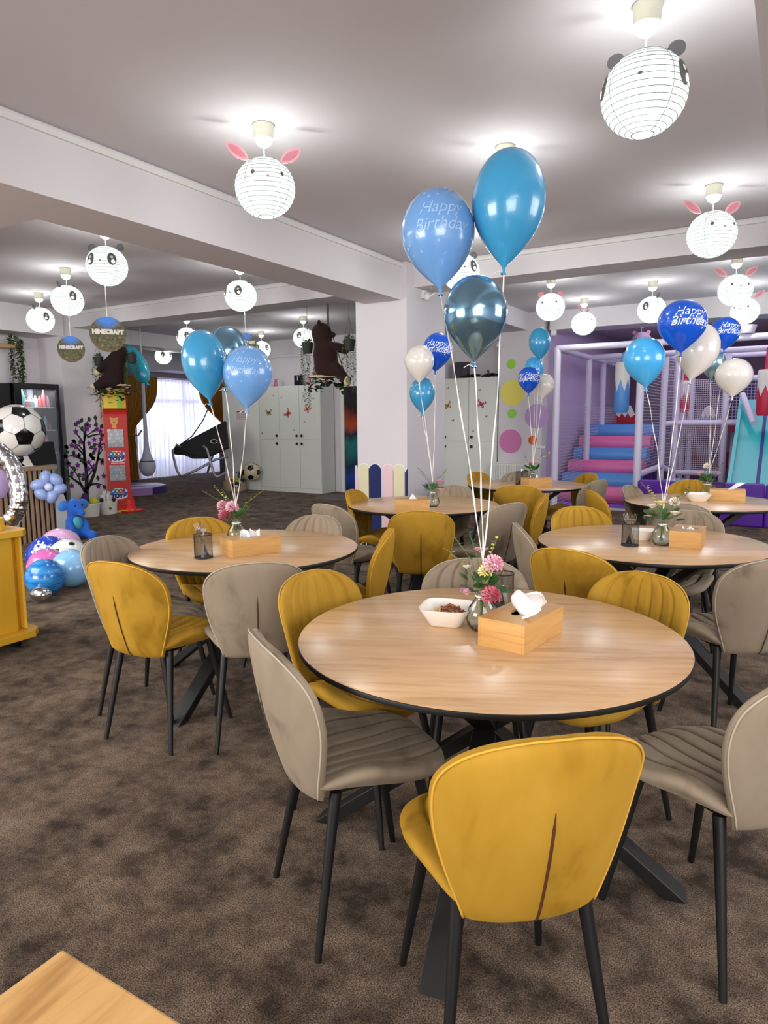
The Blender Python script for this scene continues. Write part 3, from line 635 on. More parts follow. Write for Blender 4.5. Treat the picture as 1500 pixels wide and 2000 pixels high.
def bouquet(base, label, seed, big=1.0, heads=None, spread=.07, vz=.12):
    """glass vase with flowers standing on a table"""
    R = random.Random(seed); t = thing('flower_vase', label, 'vase', base, 0, 'glass vases of artificial flowers')
    prof = [(0, 0), (.034, .001), (.047, .018), (.052, .04), (.045, .07), (.026, .098), (.021, .115), (.026, vz+.005), (.0235, vz+.005), (.0185, .114), (.024, .097), (.042, .07), (.049, .04), (.044, .02), (.03, .006), (0, .005)]
    v = MB(); seg = 36
    for r, z in prof: 
        for i in range(seg): a = 2*pi*i/seg+z*7; rr = r*(1+.035*(1 if i % 2 else -1)*(r > .02)); v.v.append((rr*cos(a), rr*sin(a), z))
    v.f = [(j*seg+i, j*seg+(i+1) % seg, (j+1)*seg+(i+1) % seg, (j+1)*seg+i) for j in range(len(prof)-1) for i in range(seg)]; v.mi = [0]*len(v.f)
    v.build('glass_vase', GLASS, t, smooth=True)
    heads = heads or [(ROSE, 'pom', -.02, .0, .19, .028), (DEEP, 'pom', .03, -.03, .145, .026), (BLUSH, 'rose', -.05, -.03, .15, .024), (CREAM, 'rose', .01, .01, .2, .022), (ROSE, 'rose', .045, .02, .2, .024)]
    st = MB()
    for h in heads:
        mm, kind, x, y, z, r = h; m = MB(); flower_head(m, (x*big, y*big, z), r*big, kind, R); m.build('flower', mm, t)
        st.tube([(R.uniform(-.012, .012), R.uniform(-.012, .012), .02), (x*.2, y*.2, vz), (x*big, y*big, z)], .0016, 5)
    lf = MB()
    for k in range(20):
        a = R.uniform(0, 2*pi); el = R.uniform(.15, 1.1); d = Vector((cos(a)*cos(el), sin(a)*cos(el), sin(el))); p = Vector((0, 0, vz))+d*R.uniform(.02, .06)*big; n = Vector((R.uniform(-.4, .4), R.uniform(-.4, .4), 1)).normalized()
        leafquad(lf, p, d, n, .045*big, .032*big)
    sp = MB()
    for k in range(4):
        a = R.uniform(0, 2*pi); tip = Vector((cos(a)*spread*big, sin(a)*spread*big, vz+.13*big+R.uniform(0, .05))); pts = [Vector((0, 0, .03)), Vector((0, 0, vz)), Vector((tip.x*.4, tip.y*.4, vz+(tip.z-vz)*.6)), tip]; st.tube(pts, .0012, 5)
        for q in range(7): 
            b = pts[2].lerp(tip, q/6); a2 = R.uniform(0, 2*pi); d = Vector((cos(a2), sin(a2), .5)).normalized(); leafquad(lf if k % 2 else sp, b, d, Vector((0, 0, 1)), .017*big, .012*big)
    st.build('stems', STEM, t); lf.build('leaves', LEAF, t, smooth=False); sp.build('sprigs', mat('sprig_yellow', (214, 206, 96), .6), t)
    m = MB(); m.tube([(.0225*cos(2*pi*k/16), .0225*sin(2*pi*k/16), .112) for k in range(16)], .003, 6, True); m.build('ribbon_tie', RIBBON, t)
    return t
z0 = Vector((0, 0, .0015))
bouquet(fz(942, 1230, .75)+z0, 'glass vase of pink and rose flowers beside the pretzel bowl on the nearest table', 3, 1.05, [(ROSE, 'pom', .045, -.03, .225, .03), (DEEP, 'pom', .045, -.045, .128, .03), (ROSE, 'rose', -.028, -.055, .125, .026), (BLUSH, 'rose', -.02, .03, .245, .026), (CREAM, 'pom', .02, -.03, .2, .022), (PETW, 'rose', -.045, -.02, .2, .016)], .11)
bouquet(fz(463, 1060, .75)+z0, 'glass vase of pink pompom flowers behind the tissue box on the left table', 5, 1.15, [(ROSE, 'pom', -.005, -.02, .2, .032), (DEEP, 'pom', -.04, -.035, .155, .03), (BLUSH, 'pom', -.085, .0, .2, .028), (CREAM, 'rose', -.05, .01, .2, .024), (PETW, 'rose', -.07, -.03, .17, .016)], .15)
bouquet(fz(845, 990, .75)+z0, 'glass vase with pink roses drooping right, before the white column', 7, 1.1, [(BLUSH, 'rose', .06, -.01, .19, .034), (ROSE, 'rose', .065, -.01, .13, .03)], .1)
bouquet(fz(1292, 1065, .75)+z0, 'round glass vase of cream roses on the right table', 9, 1.25, [(PETW, 'rose', -.04, -.03, .2, .028), (CREAM, 'rose', -.005, -.04, .22, .028), (PETW, 'rose', .05, -.02, .17, .024), (BLUSH, 'rose', -.06, -.0, .14, .02), (PETW, 'pom', .04, .01, .23, .022)], .1)
bouquet(fz(1040, 946, .75)+z0, 'glass vase with one pink rose and dark leaves on the farthest table', 11, 1.3, [(ROSE, 'rose', .0, 0, .2, .036)], .14)
bouquet(fz(1380, 972, .75)+z0, 'glass vase of two pink roses on the table by the purple wall', 13, 1.1, [(BLUSH, 'rose', -.06, -.02, .19, .034), (BLUSH, 'rose', .07, -.0, .2, .03), (PETW, 'pom', -.01, .0, .26, .026)], .1)
MESHM = mat('black_mesh', (20, 18, 18), .4)
def cup(base, label, seed, r=.041, h=.125, n=2, square=False, slots=False):
    R = random.Random(seed); t = thing('cutlery_cup', label, 'cup', base, 0, 'black wire mesh cutlery cups')
    m = MB(); seg = 56; rows = 34
    for i in range(seg):   # fine wire mesh: spirals both ways
        a = 2*pi*i/seg; m.tube([(r*cos(a), r*sin(a), .004), (r*cos(a), r*sin(a), h-.003)], .00042, 3)
    for j in range(1, rows): m.tube([(r*cos(2*pi*k/28), r*sin(2*pi*k/28), h*j/rows) for k in range(28)], .00042, 3, True)
    tag(m.build('wire_mesh', MESHM, t), kind='stuff')
    m = MB()
    for z, rr in ((h, .0028), (.003, .003)): m.tube([(r*cos(2*pi*k/32), r*sin(2*pi*k/32), z) for k in range(32)], rr, 6, True)
    m.build('rim', MESHM, t, smooth=True); MB().lathe([(0, .001), (r, .001), (r, .003), (0, .003)], 32).build('base', MESHM, t)
    for k in range(n):
        f = tag(MB().build('x', STEEL) if False else fork_mb(R, r, h).build('fork', STEEL, None, smooth=A35), 'steel fork leaning in the black mesh cup: '+label.split(' on ')[-1] if ' on ' in label else 'steel fork in a black mesh cup', 'fork', 'forks in the mesh cups'); f.location = base
        f['label'] = '%s steel fork standing in the mesh cup %s' % (('upright', 'slanting', 'rear')[k % 3], label.split('cup ')[-1])
    return t
def fork_mb(R, r, h):
    a = R.uniform(0, 2*pi); p0 = Vector((cos(a)*r*.5, sin(a)*r*.5, .006)); p1 = Vector((-cos(a)*r*.75, -sin(a)*r*.75, h+.055)); d = (p1-p0).normalized(); s = d.cross(Vector((CF.x, CF.y, 0))).normalized(); n = s.cross(d)
    m = MB(); L = (p1-p0).length; out = []
    for q, w_ in ((0, .008), (.3, .006), (.62, .004), (.70, .006), (.76, .0125), (.82, .0125)): c = p0+d*L*q; out.append([c-s*w_-n*.0008, c+s*w_-n*.0008, c+s*w_+n*.0008, c-s*w_+n*.0008])
    vs = [p for o_ in out for p in o_]; fs = [(3, 2, 1, 0), tuple(range(len(vs)-4, len(vs)))]
    for i in range(len(out)-1):
        for k in range(4): fs.append((i*4+k, i*4+(k+1) % 4, (i+1)*4+(k+1) % 4, (i+1)*4+k))
    m.add(vs, fs)
    for k in range(4): o_ = -.0108+.0072*k; m.cyl(p0+d*L*.81+s*o_, p1+s*o_+n*.004, .0014, .0008, 6)
    return m
cup(fz(398, 1090, .75)+z0, 'black wire mesh cutlery cup on the left table', 1, .044, .118, 2)
cup(fz(1230, 1066, .75)+z0, 'black wire mesh cutlery cup on the right table', 4, .043, .118, 3)
cup(fz(1019, 946, .75)+z0, 'black wire mesh cutlery cup on the farthest table', 6, .062, .13, 3)
cup(fz(981, 1183, .75)+z0, 'black wire mesh cutlery cup behind the flowers on the nearest table', 8, .04, .12, 2)
cup(fz(1402, 966, .75)+z0, 'black wire mesh cutlery cup on the table by the purple wall', 10, .05, .1, 0)
CER = mat('white_ceramic', (238, 232, 222), .25, coat=.3); SNACK = mat('pretzel_brown', (150, 84, 44), .5, noise=(60, (110, 54, 26), 2, .3, .7)); NUT = mat('peanut', (214, 170, 122), .6); CHOC = mat('dark_snack', (110, 60, 34), .6)
def square_bowl(base, label, s=.085, h=.062, rz=0):
    t = thing('snack_bowl', label, 'bowl', base, rz, 'white square snack bowls')
    def ring(w_, z, n=40): return [(w_*(abs(cos(a))**.45)*(1 if cos(a) > 0 else -1), w_*(abs(sin(a))**.45)*(1 if sin(a) > 0 else -1), z) for a in [2*pi*i/n for i in range(n)]]
    rs = [ring(.001, 0), ring(s*.55, 0), ring(s*.62, .004), ring(s*.98, h), ring(s*.94, h), ring(s*.57, .009), ring(.001, .008)]; m = MB(); n = 40
    m.add([p for r_ in rs for p in r_], [(j*n+i, j*n+(i+1) % n, (j+1)*n+(i+1) % n, (j+1)*n+i) for j in range(len(rs)-1) for i in range(n)]); m.build('bowl_body', CER, t, smooth=radians(50))
    return t
bb = fz(873, 1218, .75)+z0; bt = square_bowl(bb, 'white square bowl of pretzels and peanuts on the nearest table', .088, .062, .25)
R = random.Random(2)
for k in range(46):
    a = R.uniform(0, 2*pi); rr = .052*sqrt(R.random()); z = .026+.016*(1-(rr/.052)**2)+R.uniform(0, .01); m = MB()
    if k < 26:
        Q = Matrix.Rotation(R.uniform(0, 6), 4, 'Z')@Matrix.Rotation(R.uniform(-.7, .7), 4, 'X'); m.tube([Q@Vector((.0085*cos(b)*(1+.25*cos(2*b)), .0065*sin(b), .001*sin(3*b))) for b in [2*pi*i/12 for i in range(12)]], .0024, 5, True); o = m.build('pretzel', SNACK, None, smooth=True); x = .012+rr*cos(a)*.75; y = rr*sin(a)*.7; z += .012
        tag(o, 'small brown pretzel ring heaped in the white bowl on the nearest table', 'pretzel', 'pretzels in the bowl')
    else:
        m.sphere((0, 0, 0), 1, (.007, .0048, .0045), 8, 6, Matrix.Rotation(R.uniform(0, 6), 3, 'Z')); o = m.build('peanut', NUT, None, smooth=True); x = -.03+rr*cos(a)*.5; y = rr*sin(a)*.8
        tag(o, 'pale peanut in the left half of the white bowl on the nearest table', 'peanut', 'peanuts in the bowl')
    o.location = bb+Vector((x*cos(.25)-y*sin(.25), x*sin(.25)+y*cos(.25), z))
square_bowl(fz(1362, 979, .75)+z0, 'white square bowl, empty looking, on the table by the purple wall', .1, .062, .3)
square_bowl(fz(1253, 1054, .75)+z0, 'white square bowl behind the cutlery cup on the right table', .07, .055, .2)
# wooden table in the near left corner
c = fz(122, 1852, .75); wt = thing('wooden_table', 'plank table corner of light knotty wood at the lower left edge', 'table', (c.x, c.y, 0))
MB().box((0, -1.2, .722), (1.1, 0, .75)).build('tabletop', OLIVE, wt, bevel=.004)
for x in (.06, 1.0):
    for y in (-.08, -1.1): MB().box((x-.025, y-.025, 0), (x+.025, y+.025, .722)).build('leg', BLACK, wt, bevel=.002)
# ================================================================== CUPBOARDS ALONG THE BACK
DOORW = mat('cupboard_white', (216, 219, 213), .35)
def cupboard(label, x0, x1, yf, depth, H, zs, nd, knobs, z_base=.09):
    t = thing('cupboard', label, 'cupboard', (x0, yf, 0)); W = x1-x0; w_ = W/nd
    MB().box((0, .02, 0), (W, depth, H)).box((-.012, 0.0, 0), (0, depth, H)).box((W, 0.0, 0), (W+.012, depth, H)).build('carcass', DOORW, t)
    MB().box((0, -.015, 0), (W, .02, z_base-.01)).build('plinth', DOORW, t)
    for k in range(nd):
        for (za, zb, up) in ((z_base, zs-.004, 0), (zs+.004, H-.012, 1)):
            d = MB().box((k*w_+.004, 0, za), ((k+1)*w_-.004, .02, zb)).build('door', DOORW, t, bevel=.002)
            kx = k*w_+(w_-.06 if knobs[k] > 0 else .06); kz = zs+.07 if up else zs-.085
            MB().lathe([(0, 0), (.012, 0), (.012, .012), (.026, .018), (.026, .026), (0, .028)], 16, Matrix.Translation((kx, 0, kz))@Matrix.Rotation(pi/2, 4, 'X')).build('knob', BLACK, d, smooth=A35)
    return t
YC = 10.65
zsp = fy(560, 858, YC).z
xl = fy(510, 900, YC).x; xr = fy(627, 900, YC).x
cupboard('tall white three-door cupboard with butterfly stickers, left of the space poster', xl, xr, YC, .44, 2.08, zsp, 3, (1, 1, -1))
Y2 = 10.45; xa = fy(863, 860, Y2).x; xb = fy(969, 860, Y2).x
zs2 = fy(915, 862, Y2).z
cupboard('tall white two-door cupboard with butterfly stickers behind the hanging balloons', xa, xb, Y2, .4, 2.08, zs2, 2, (-1, -1))
struct('wall_partition', MB().box((fy(439, 900, YC).x, YC, 0), (xl-.02, YC+.45, 2.1)), WHITE)
struct('wall_back_centre', MB().box((-5.9, 10.46, 0), (xa-.014, 11.1, ZC)).box((xa-.014, 10.87, 0), (-4.1, 11.1, ZC)), WALL)
# butterflies: flat stickers
def butterfly(u, v, Y, r, col, lab, rot=0, small=False, X=None):
    p = fy(u, v, Y-.002) ; c = s2l(col); m = MB(); M = Matrix.Translation(p)@Matrix(((1, 0, 0), (0, 0, -1), (0, 1, 0))).to_4x4()@Matrix.Rotation(rot, 4, 'Z')
    wing = [(0, 0), (.25, .35), (.7, .85), (1, .8), (1, .45), (.7, .1), (.35, -.02), (.7, -.2), (.75, -.6), (.45, -.8), (.15, -.45), (0, -.1)]
    for s in (-1, 1): m.prism([(s*x*r, y*r) for x, y in (wing if s > 0 else wing[::-1])], M, .0012)
    o = m.build('butterfly_sticker', mat('sticker_%d_%d_%d' % col, col, .6, noise=(90, tuple(int(q*.55) for q in col), 2, .4, .6)), None)
    if not small:
        m2 = MB().prism(circ(r*.08, 8, 0, 0, r*.45), M@Matrix.Translation((0, 0, .0013)), .001); m2.build('butterfly_body', BLACK, o)
        m2 = MB()
        for s in (-1, 1): m2.prism(circ(r*.18, 10, s*r*.62, r*.48), M@Matrix.Translation((0, 0, .0013)), .0006).prism(circ(r*.13, 10, s*r*.45, -r*.42), M@Matrix.Translation((0, 0, .0013)), .0006)
        m2.build('wing_spots', mat('sticker_spot', (236, 190, 150), .6), o)
    tag(o, lab, 'sticker', 'butterfly stickers'); return o
butterfly(525, 806, YC, .075, (126, 112, 30), 'olive butterfly sticker on the left cupboard door', .1)
butterfly(562, 808, YC, .085, (206, 40, 50), 'red butterfly sticker on the middle cupboard door', .9)
butterfly(600, 799, YC, .08, (222, 110, 84), 'orange-pink butterfly sticker on the right cupboard door', -.5)
for u, v, c, l in ((550, 777, (220, 120, 130), 'tiny pink butterfly sticker above the red one'), (534, 773, (150, 160, 150), 'tiny grey butterfly sticker high on the left cupboard door'), (595, 824, (170, 165, 160), 'tiny grey butterfly sticker below the orange-pink one'), (612, 779, (150, 160, 160), 'tiny grey sticker at the top of the right cupboard door'), (574, 840, (120, 110, 110), 'tiny dark sticker above the cupboard knobs'), (512, 846, (150, 150, 120), 'tiny olive sticker low on the left cupboard door')): butterfly(u, v, YC, .02, c, l, .4, True)
butterfly(874, 792, Y2, .07, (170, 130, 40), 'gold butterfly sticker on the far cupboard, left door', .3)
butterfly(940, 789, Y2, .075, (196, 30, 130), 'magenta butterfly sticker on the far cupboard, right door', -.3)
for u, v, c, l in ((875, 758, (230, 150, 60), 'tiny orange sticker at the top left of the far cupboard'), (885, 821, (70, 60, 50), 'small dark sticker below the gold butterfly'), (950, 813, (60, 60, 60), 'tiny black sticker below the magenta butterfly'), (924, 842, (150, 160, 130), 'tiny grey sticker low on the far cupboard right door'), (895, 765, (200, 190, 120), 'tiny pale yellow sticker on the far cupboard left door'), (937, 762, (170, 170, 170), 'tiny grey sticker high on the far cupboard right door')): butterfly(u, v, Y2, .022, c, l, .5, True)
# dots on the far wall
for u, v, r, c, l in ((998.5, 711, .075, (150, 214, 70), 'small lime dot high on the far wall'), (1001, 767, .205, (238, 222, 110), 'large yellow dot on the far wall'), (1000, 808, .075, (150, 210, 90), 'small lime dot below the yellow one'), (1048, 813, .19, (186, 156, 204), 'large lilac dot on the far wall'), (997, 862, .19, (206, 126, 178), 'large pink dot low on the far wall'), (1040.5, 860, .072, (214, 92, 40), 'small orange dot by the wall switch')):
    p = fy(u, v, Y2-.002); m = MB().prism(circ(r, 40), Matrix.Translation(p)@Matrix(((1, 0, 0), (0, 0, -1), (0, 1, 0))).to_4x4(), .002)
    tag(m.build('wall_dot', mat('dot_%d' % u, c, .8)), l, 'wall decal', 'coloured dots on the far wall')
p = fy(1056, 873, Y2-.01); tag(MB().box((p.x-.07, Y2-.012, p.z-.02), (p.x+.07, Y2, p.z+.02)).build('light_switch', WHITE, bevel=.003), 'double white wall switch beside the orange dot', 'switch')
# radiator
rx0 = fy(963, 905, Y2).x; rx1 = fy(1058, 905, Y2).x; rt = thing('radiator', 'white ribbed panel radiator under the coloured dots', 'radiator', (rx0, Y2-.1, .12))
zt = fy(1000, 905, Y2-.1).z-.12; MB().box((0, .02, 0), (rx1-rx0, .08, zt)).build('panel', WHITE, rt)
n = 30
for k in range(n): x = (rx1-rx0)*(k+.5)/n; MB().box((x-.011, 0, .02), (x+.011, .02, zt-.03)).build('fin', WHITE, rt, bevel=.003)
MB().box((-.005, -.004, zt), (rx1-rx0+.005, .085, zt+.012)).build('top_grille', WHITE, rt)
for x in (.1, rx1-rx0-.1): MB().box((x-.02, .02, -.121), (x+.02, .06, 0)).build('foot', WHITE, rt)
# things on the cupboards
def onto(label, cat, name, u, v, Y, mb, m, **k): p = fy(u, v, Y); o = mb.build(name, m, None, loc=(p.x, Y, 2.081), **k); return tag(o, label, cat)
pf = thing('dark_photo', 'dark photo print standing on the left cupboard', 'picture', (fy(583, 748, YC+.2).x, YC+.2, 2.081)); MB().box((-.105, 0, 0), (.105, .02, .21)).build('frame', mat('photo_dark', (40, 34, 56), .3, noise=(6, (14, 12, 26), 3, .3, .7)), pf); MB().box((.0-.03, -.002, .11), (-.015, 0, .19)).build('reflection_strip', WHITE, pf)
def toy_fig(label, u, Y, col, s=.1, z=2.081):
    p = fy(u, 745, Y); t = thing('soft_toy', label, 'toy', (p.x, Y, z)); m = mat('toy_%d_%d_%d' % col, col, .9)
    MB().sphere((0, 0, s*.55), 1, (s*.5, s*.4, s*.55), 14, 10).build('body', m, t, smooth=True); MB().sphere((0, -.01, s*1.3), s*.38, seg=14).build('head', m, t, smooth=True)
    for k in (-1, 1): MB().sphere((k*s*.3, 0, s*1.62), s*.14, seg=8, rings=6).build('ear', m, t, smooth=True)
    for k in (-1, 1): MB().sphere((k*s*.4, -s*.3, s*.2), s*.2, seg=8, rings=6).build('paw', m, t, smooth=True)
    return t
toy_fig('pink toy on the left end of the cupboard', 539, YC+.15, (206, 110, 150), .085)
toy_fig('pale pink toy on the cupboard under the hanging plant', 605, YC+.15, (226, 150, 160), .08)
toy_fig('lilac toy on the cupboard under the brown bear', 637, YC+.1, (180, 150, 210), .085)
tag(MB().box((-.11, 0, 0), (.11, .12, .27)).build('dark_print', mat('photo_dark2', (52, 44, 66), .3, noise=(7, (16, 14, 24), 3, .3, .7)), None, loc=(fy(900, 722, Y2+.15).x, Y2+.15, 2.081), bevel=.003), 'dark framed picture on top of the far cupboard', 'picture')
m = MB(); RR = random.Random(4)
for k in range(7): a = Vector((RR.uniform(-.12, .5), RR.uniform(0, .2), .02)); m.tube([a, a+Vector((.1, .02, RR.uniform(.0, .06))), a+Vector((.22, 0, RR.uniform(-.01, .03)))], .014, 6)
tag(m.build('cable_heap', BLACK, None, loc=(fy(900, 735, Y2+.1).x, Y2+.1, 2.082)), 'heap of black cables on top of the far cupboard', 'cables')
m = MB().box((-.05, -.02, 0), (.05, .02, .012)); m.tube([(-.03, 0, .01), (-.008, 0, .12), (.008, 0, .12), (.03, 0, .01)], .008, 6)
tag(m.build('small_easel', BLACK, None, loc=(fy(953, 735, Y2+.1).x, Y2+.1, 2.081)), 'small black stand at the right end of the far cupboard', 'stand')
# camera by the column, sensors
for n_, (u, v, Y, lab) in enumerate(((975, 672, Y2-.06, 'white wall camera under the beam above the far cupboard'),)):
    p = fy(u, v, Y); t = thing('security_camera', lab, 'camera', p); MB().cyl((0, .06, 0), (0, 0, 0), .035, seg=16).build('mount', WHITE, t); MB().sphere((0, -.02, -.02), .045, seg=16).build('dome', GLASS if False else WHITEM, t, smooth=True)
p = fy(841, 578, 6.4); t = thing('security_camera', 'small white sensor high on the white column', 'camera', (-3.49, 6.75, fx(841, 578, -3.5).z)); MB().box((-.04, -.03, -.05), (.0, .03, .04)).build('mount', WHITE, t, bevel=.004); MB().sphere((.02, 0, -.03), .04, seg=14).build('dome', WHITE, t, smooth=True)
p = fy(1083, 648, 10.6); tag(MB().box((-.04, -.07, -.06), (.04, 0, .06)).build('motion_sensor', WHITE, None, loc=p, bevel=.01), 'white motion sensor at the lilac corner above the play frame', 'sensor')
# space-poster door
YD = 11.12; dx0 = fy(675, 850, YD).x; dx1 = dx0+.8
dt = tag(MB().box((dx0-.07, YD-.06, 0), (dx0, YD, 2.12)).box((dx1, YD-.06, 0), (dx1+.07, YD, 2.12)).box((dx0-.07, YD-.06, 2.05), (dx1+.07, YD, 2.12)).build('door_1', WHITE), kind='structure')
def space_mat():
    m = bpy.data.materials.new('space_print'); m.use_nodes = True; nt = m.node_tree; b = nt.nodes['Principled BSDF']; N = nt.nodes.new; L = nt.links.new
    tc = N('ShaderNodeTexCoord'); sp = N('ShaderNodeSeparateXYZ'); L(tc.outputs['Generated'], sp.inputs[0]); n = N('ShaderNodeTexNoise'); n.inputs['Scale'].default_value = 3.5; n.inputs['Detail'].default_value = 5; L(tc.outputs['Generated'], n.inputs[0])
    a = N('ShaderNodeMath'); a.operation = 'MULTIPLY_ADD'; L(n.outputs[0], a.inputs[0]); a.inputs[1].default_value = .35; L(sp.outputs[2], a.inputs[2]); r = N('ShaderNodeValToRGB'); L(a.outputs[0], r.inputs[0]); e = r.color_ramp.elements
    e[0].position = .08; e[0].color = (*s2l((4, 6, 34)), 1); e[1].position = 1.0; e[1].color = (*s2l((26, 10, 16)), 1)
    for q, c in ((.3, (20, 60, 140)), (.42, (6, 40, 70)), (.6, (24, 112, 110)), (.72, (20, 30, 60)), (.82, (170, 70, 30)), (.95, (110, 34, 20))): x = e.new(q); x.color = (*s2l(c), 1)
    v = N('ShaderNodeTexVoronoi'); v.inputs['Scale'].default_value = 26; L(tc.outputs['Generated'], v.inputs[0]); r2 = N('ShaderNodeValToRGB'); L(v.outputs[0], r2.inputs[0]); r2.color_ramp.elements[0].color = (.8, .9, 1, 1); r2.color_ramp.elements[1].position = .07; r2.color_ramp.elements[1].color = (0, 0, 0, 1)
    mx = N('ShaderNodeMix'); mx.data_type = 'RGBA'; mx.blend_type = 'ADD'; mx.inputs[0].default_value = 1; L(r.outputs[0], mx.inputs[6]); L(r2.outputs[0], mx.inputs[7]); L(mx.outputs[2], b.inputs['Base Color']); b.inputs['Roughness'].default_value = .4; return m
MB().box((dx0, YD-.03, .03), (dx1, YD-.01, 2.05)).build('space_poster', space_mat(), dt)
MB().cyl((dx1-.08, YD-.05, 1.02), (dx1-.2, YD-.05, 1.02), .009, seg=8).build('door_handle', STEEL, dt)
c0 = fz(600, 975, 0.0); mp_ = tag(MB().box((fz(612, 973, 0).x, 9.95, .001), (-6.6, 10.6, .018)).build('door_mat', mat('mat_grey', (128, 120, 118), .9, noise=(80, (100, 94, 92), 2, .3, .7))), 'flat grey mat on the carpet before the space poster door', 'mat')
for (u, v, l) in ((641, 869, 'white light switch on the cupboard side wall'), (641, 931, 'white socket low on the wall right of the cupboard')):
    p = fy(u, v, 11.09); tag(MB().box((-.07, -.012, -.035), (.07, 0, .035)).build('wall_switch', WHITE, None, loc=p, bevel=.003), l, 'switch')
# calendar on the partition
pc = fy(471, 814, YC); t = thing('wall_calendar', 'printed calendar sheet on the white partition left of the cupboard', 'poster', (pc.x, YC-.003, pc.z)); MB().box((-.13, 0, -.12), (.13, .003, .12)).build('sheet', mat('paper_pinkish', (228, 214, 210), .8), t)
m = MB(); [m.box((-.11+.052*i, -.001, .07-.032*j), (-.07+.052*i, 0, .085-.032*j)) for i in range(5) for j in range(5)]; m.build('print', mat('print_grey', (160, 150, 150), .8), t); MB().box((-.12, -.001, .09), (.12, 0, .11)).build('print_band', mat('print_red', (150, 70, 76), .8), t)
# arches on the middle column
ARCH = ((694.6, 700, 'pink', (232, 196, 204)), (702.5, 721, 'cream', (220, 214, 178)), (722, 745, 'navy blue', (8, 24, 92)), (748, 768, 'pink', (222, 184, 192)), (770, 790, 'cream', (220, 214, 178)), (792, 797, 'navy blue', (8, 24, 92)))
for k, (u0, u1, n_, c) in enumerate(ARCH):
    x0 = fy(u0, 960, 6.4).x; x1 = fy(u1, 960, 6.4).x; zt = fy(745, 907, 6.4).z; W = .15; full = W/2
    if k == 0: pts = [(x0, .03), (x1, .03)]+[(x1-.03*(1-cos(a)), zt-W/2+.06*sin(a)) for a in (.0, .8, 1.4)]+[(x0, zt-.03)]
    elif k == 5: pts = [(x0, .03), (x1, .03), (x1, zt-.03), (x0+.012, zt-.06), (x0, zt-W/2)]
    else: cx = (x0+x1)/2; r = (x1-x0)/2; pts = [(x0, .03), (x1, .03)]+[(cx+r*cos(a), zt-r+r*sin(a)) for a in [pi*i/14 for i in range(15)]]
    M = Matrix(((1, 0, 0, 0), (0, 0, -1, 6.398), (0, 1, 0, 0), (0, 0, 0, 1)))
    o = MB().prism(pts, M, .006).build('arch_panel', mat('arch_'+n_.split()[0], c, .7), None)
    tag(o, '%s arched wall panel on the white column, %s from the left' % (n_, ('cut first', 'second', 'third', 'fourth', 'fifth', 'cut last')[k]), 'wall panel', 'arched panels on the white column')
    cxm = sum(q[0] for q in pts)/len(pts); pts2 = [(min(max(x+(.008 if x > cxm else -.008), -4.16), -3.53), z+(.009 if z > .1 else 0)) for x, z in pts]; MB().prism(pts2, Matrix(((1, 0, 0, 0), (0, 0, -1, 6.3995), (0, 1, 0, 0), (0, 0, 0, 1))), .001).build('white_border', WHITE, o)
# ================================================================== WINDOW, CURTAINS (far left)
def curtain_mesh(y0, y1, ztop, zbot, amp, folds, xc, n=160, gather=None, nv=14):
    m = MB(); vs = []
    for j in range(nv+1):
        q = j/nv; z = ztop+(zbot-ztop)*q
        for i in range(n+1):
            s = i/n; y = y0+(y1-y0)*s
            if gather: y = gather(s, q)
            vs.append((xc+amp*(.4+.6*q)*sin(2*pi*folds*s+.6*sin(7*s))+amp*.4*sin(2*pi*folds*2.3*s), y, z))
    m.add(vs, [(j*(n+1)+i, j*(n+1)+i+1, (j+1)*(n+1)+i+1, (j+1)*(n+1)+i) for j in range(nv) for i in range(n)]); return m
def sheer_mat():
    m = bpy.data.materials.new('sheer_fabric'); m.use_nodes = True; nt = m.node_tree; N = nt.nodes.new; L = nt.links.new; out = nt.nodes['Material Output']; nt.nodes.remove(nt.nodes['Principled BSDF'])
    d = N('ShaderNodeBsdfDiffuse'); d.inputs[0].default_value = (.82, .78, .9, 1); tr = N('ShaderNodeBsdfTranslucent'); tr.inputs[0].default_value = (.86, .82, .95, 1); tp = N('ShaderNodeBsdfTransparent'); a = N('ShaderNodeMixShader'); b = N('ShaderNodeMixShader')
    a.inputs[0].default_value = .6; L(d.outputs[0], a.inputs[1]); L(tr.outputs[0], a.inputs[2]); b.inputs[0].default_value = .06; L(a.outputs[0], b.inputs[1]); L(tp.outputs[0], b.inputs[2]); L(b.outputs[0], out.inputs[0]); return m
SH = sheer_mat(); MUST = mat('mustard_curtain', (176, 118, 34), .8, sheen=.3)
WTOP = 2.46
tag(curtain_mesh(11.25, 15.1, WTOP, .02, .045, 26, WX+.1, 320).build('sheer_curtain', SH, smooth=True), 'white sheer curtain glowing before the far left window', 'curtain')
def gath(yA, yB, side):
    def g(s, q):
        k = 1-.72*math.exp(-((q-.55)/.22)**2)*1.0; k = k if q < .55 else .28+.12*(q-.55)
        return yA+(yB-yA)*s*k if side > 0 else yB-(yB-yA)*(1-s)*k
    return g
ya = fx(262, 800, WX+.25).y; yb = fx(300, 745, WX+.25).y
ct = thing('mustard_curtain', 'mustard drape tied back at the left side of the far window', 'curtain', (0, 0, 0)); curtain_mesh(0, 1, WTOP+.03, .03, .05, 8, WX+.25, 130, gath(ya-.35, yb+.1, 1), 22).build('drape', MUST, ct, smooth=True)
MB().tube([(WX+.33, ya-.35, 1.12), (WX+.34, ya, 1.08), (WX+.33, ya+.12, 1.2)], .02, 8).build('tieback', MUST, ct, smooth=True)
yc = fx(428, 800, WX+.25).y
ct = thing('mustard_curtain', 'mustard drape at the right side of the far window behind the arcade frame', 'curtain', (0, 0, 0)); curtain_mesh(0, 1, WTOP+.03, .03, .05, 8, WX+.25, 130, gath(yc-.75, yc+.55, -1), 22).build('drape', MUST, ct, smooth=True)
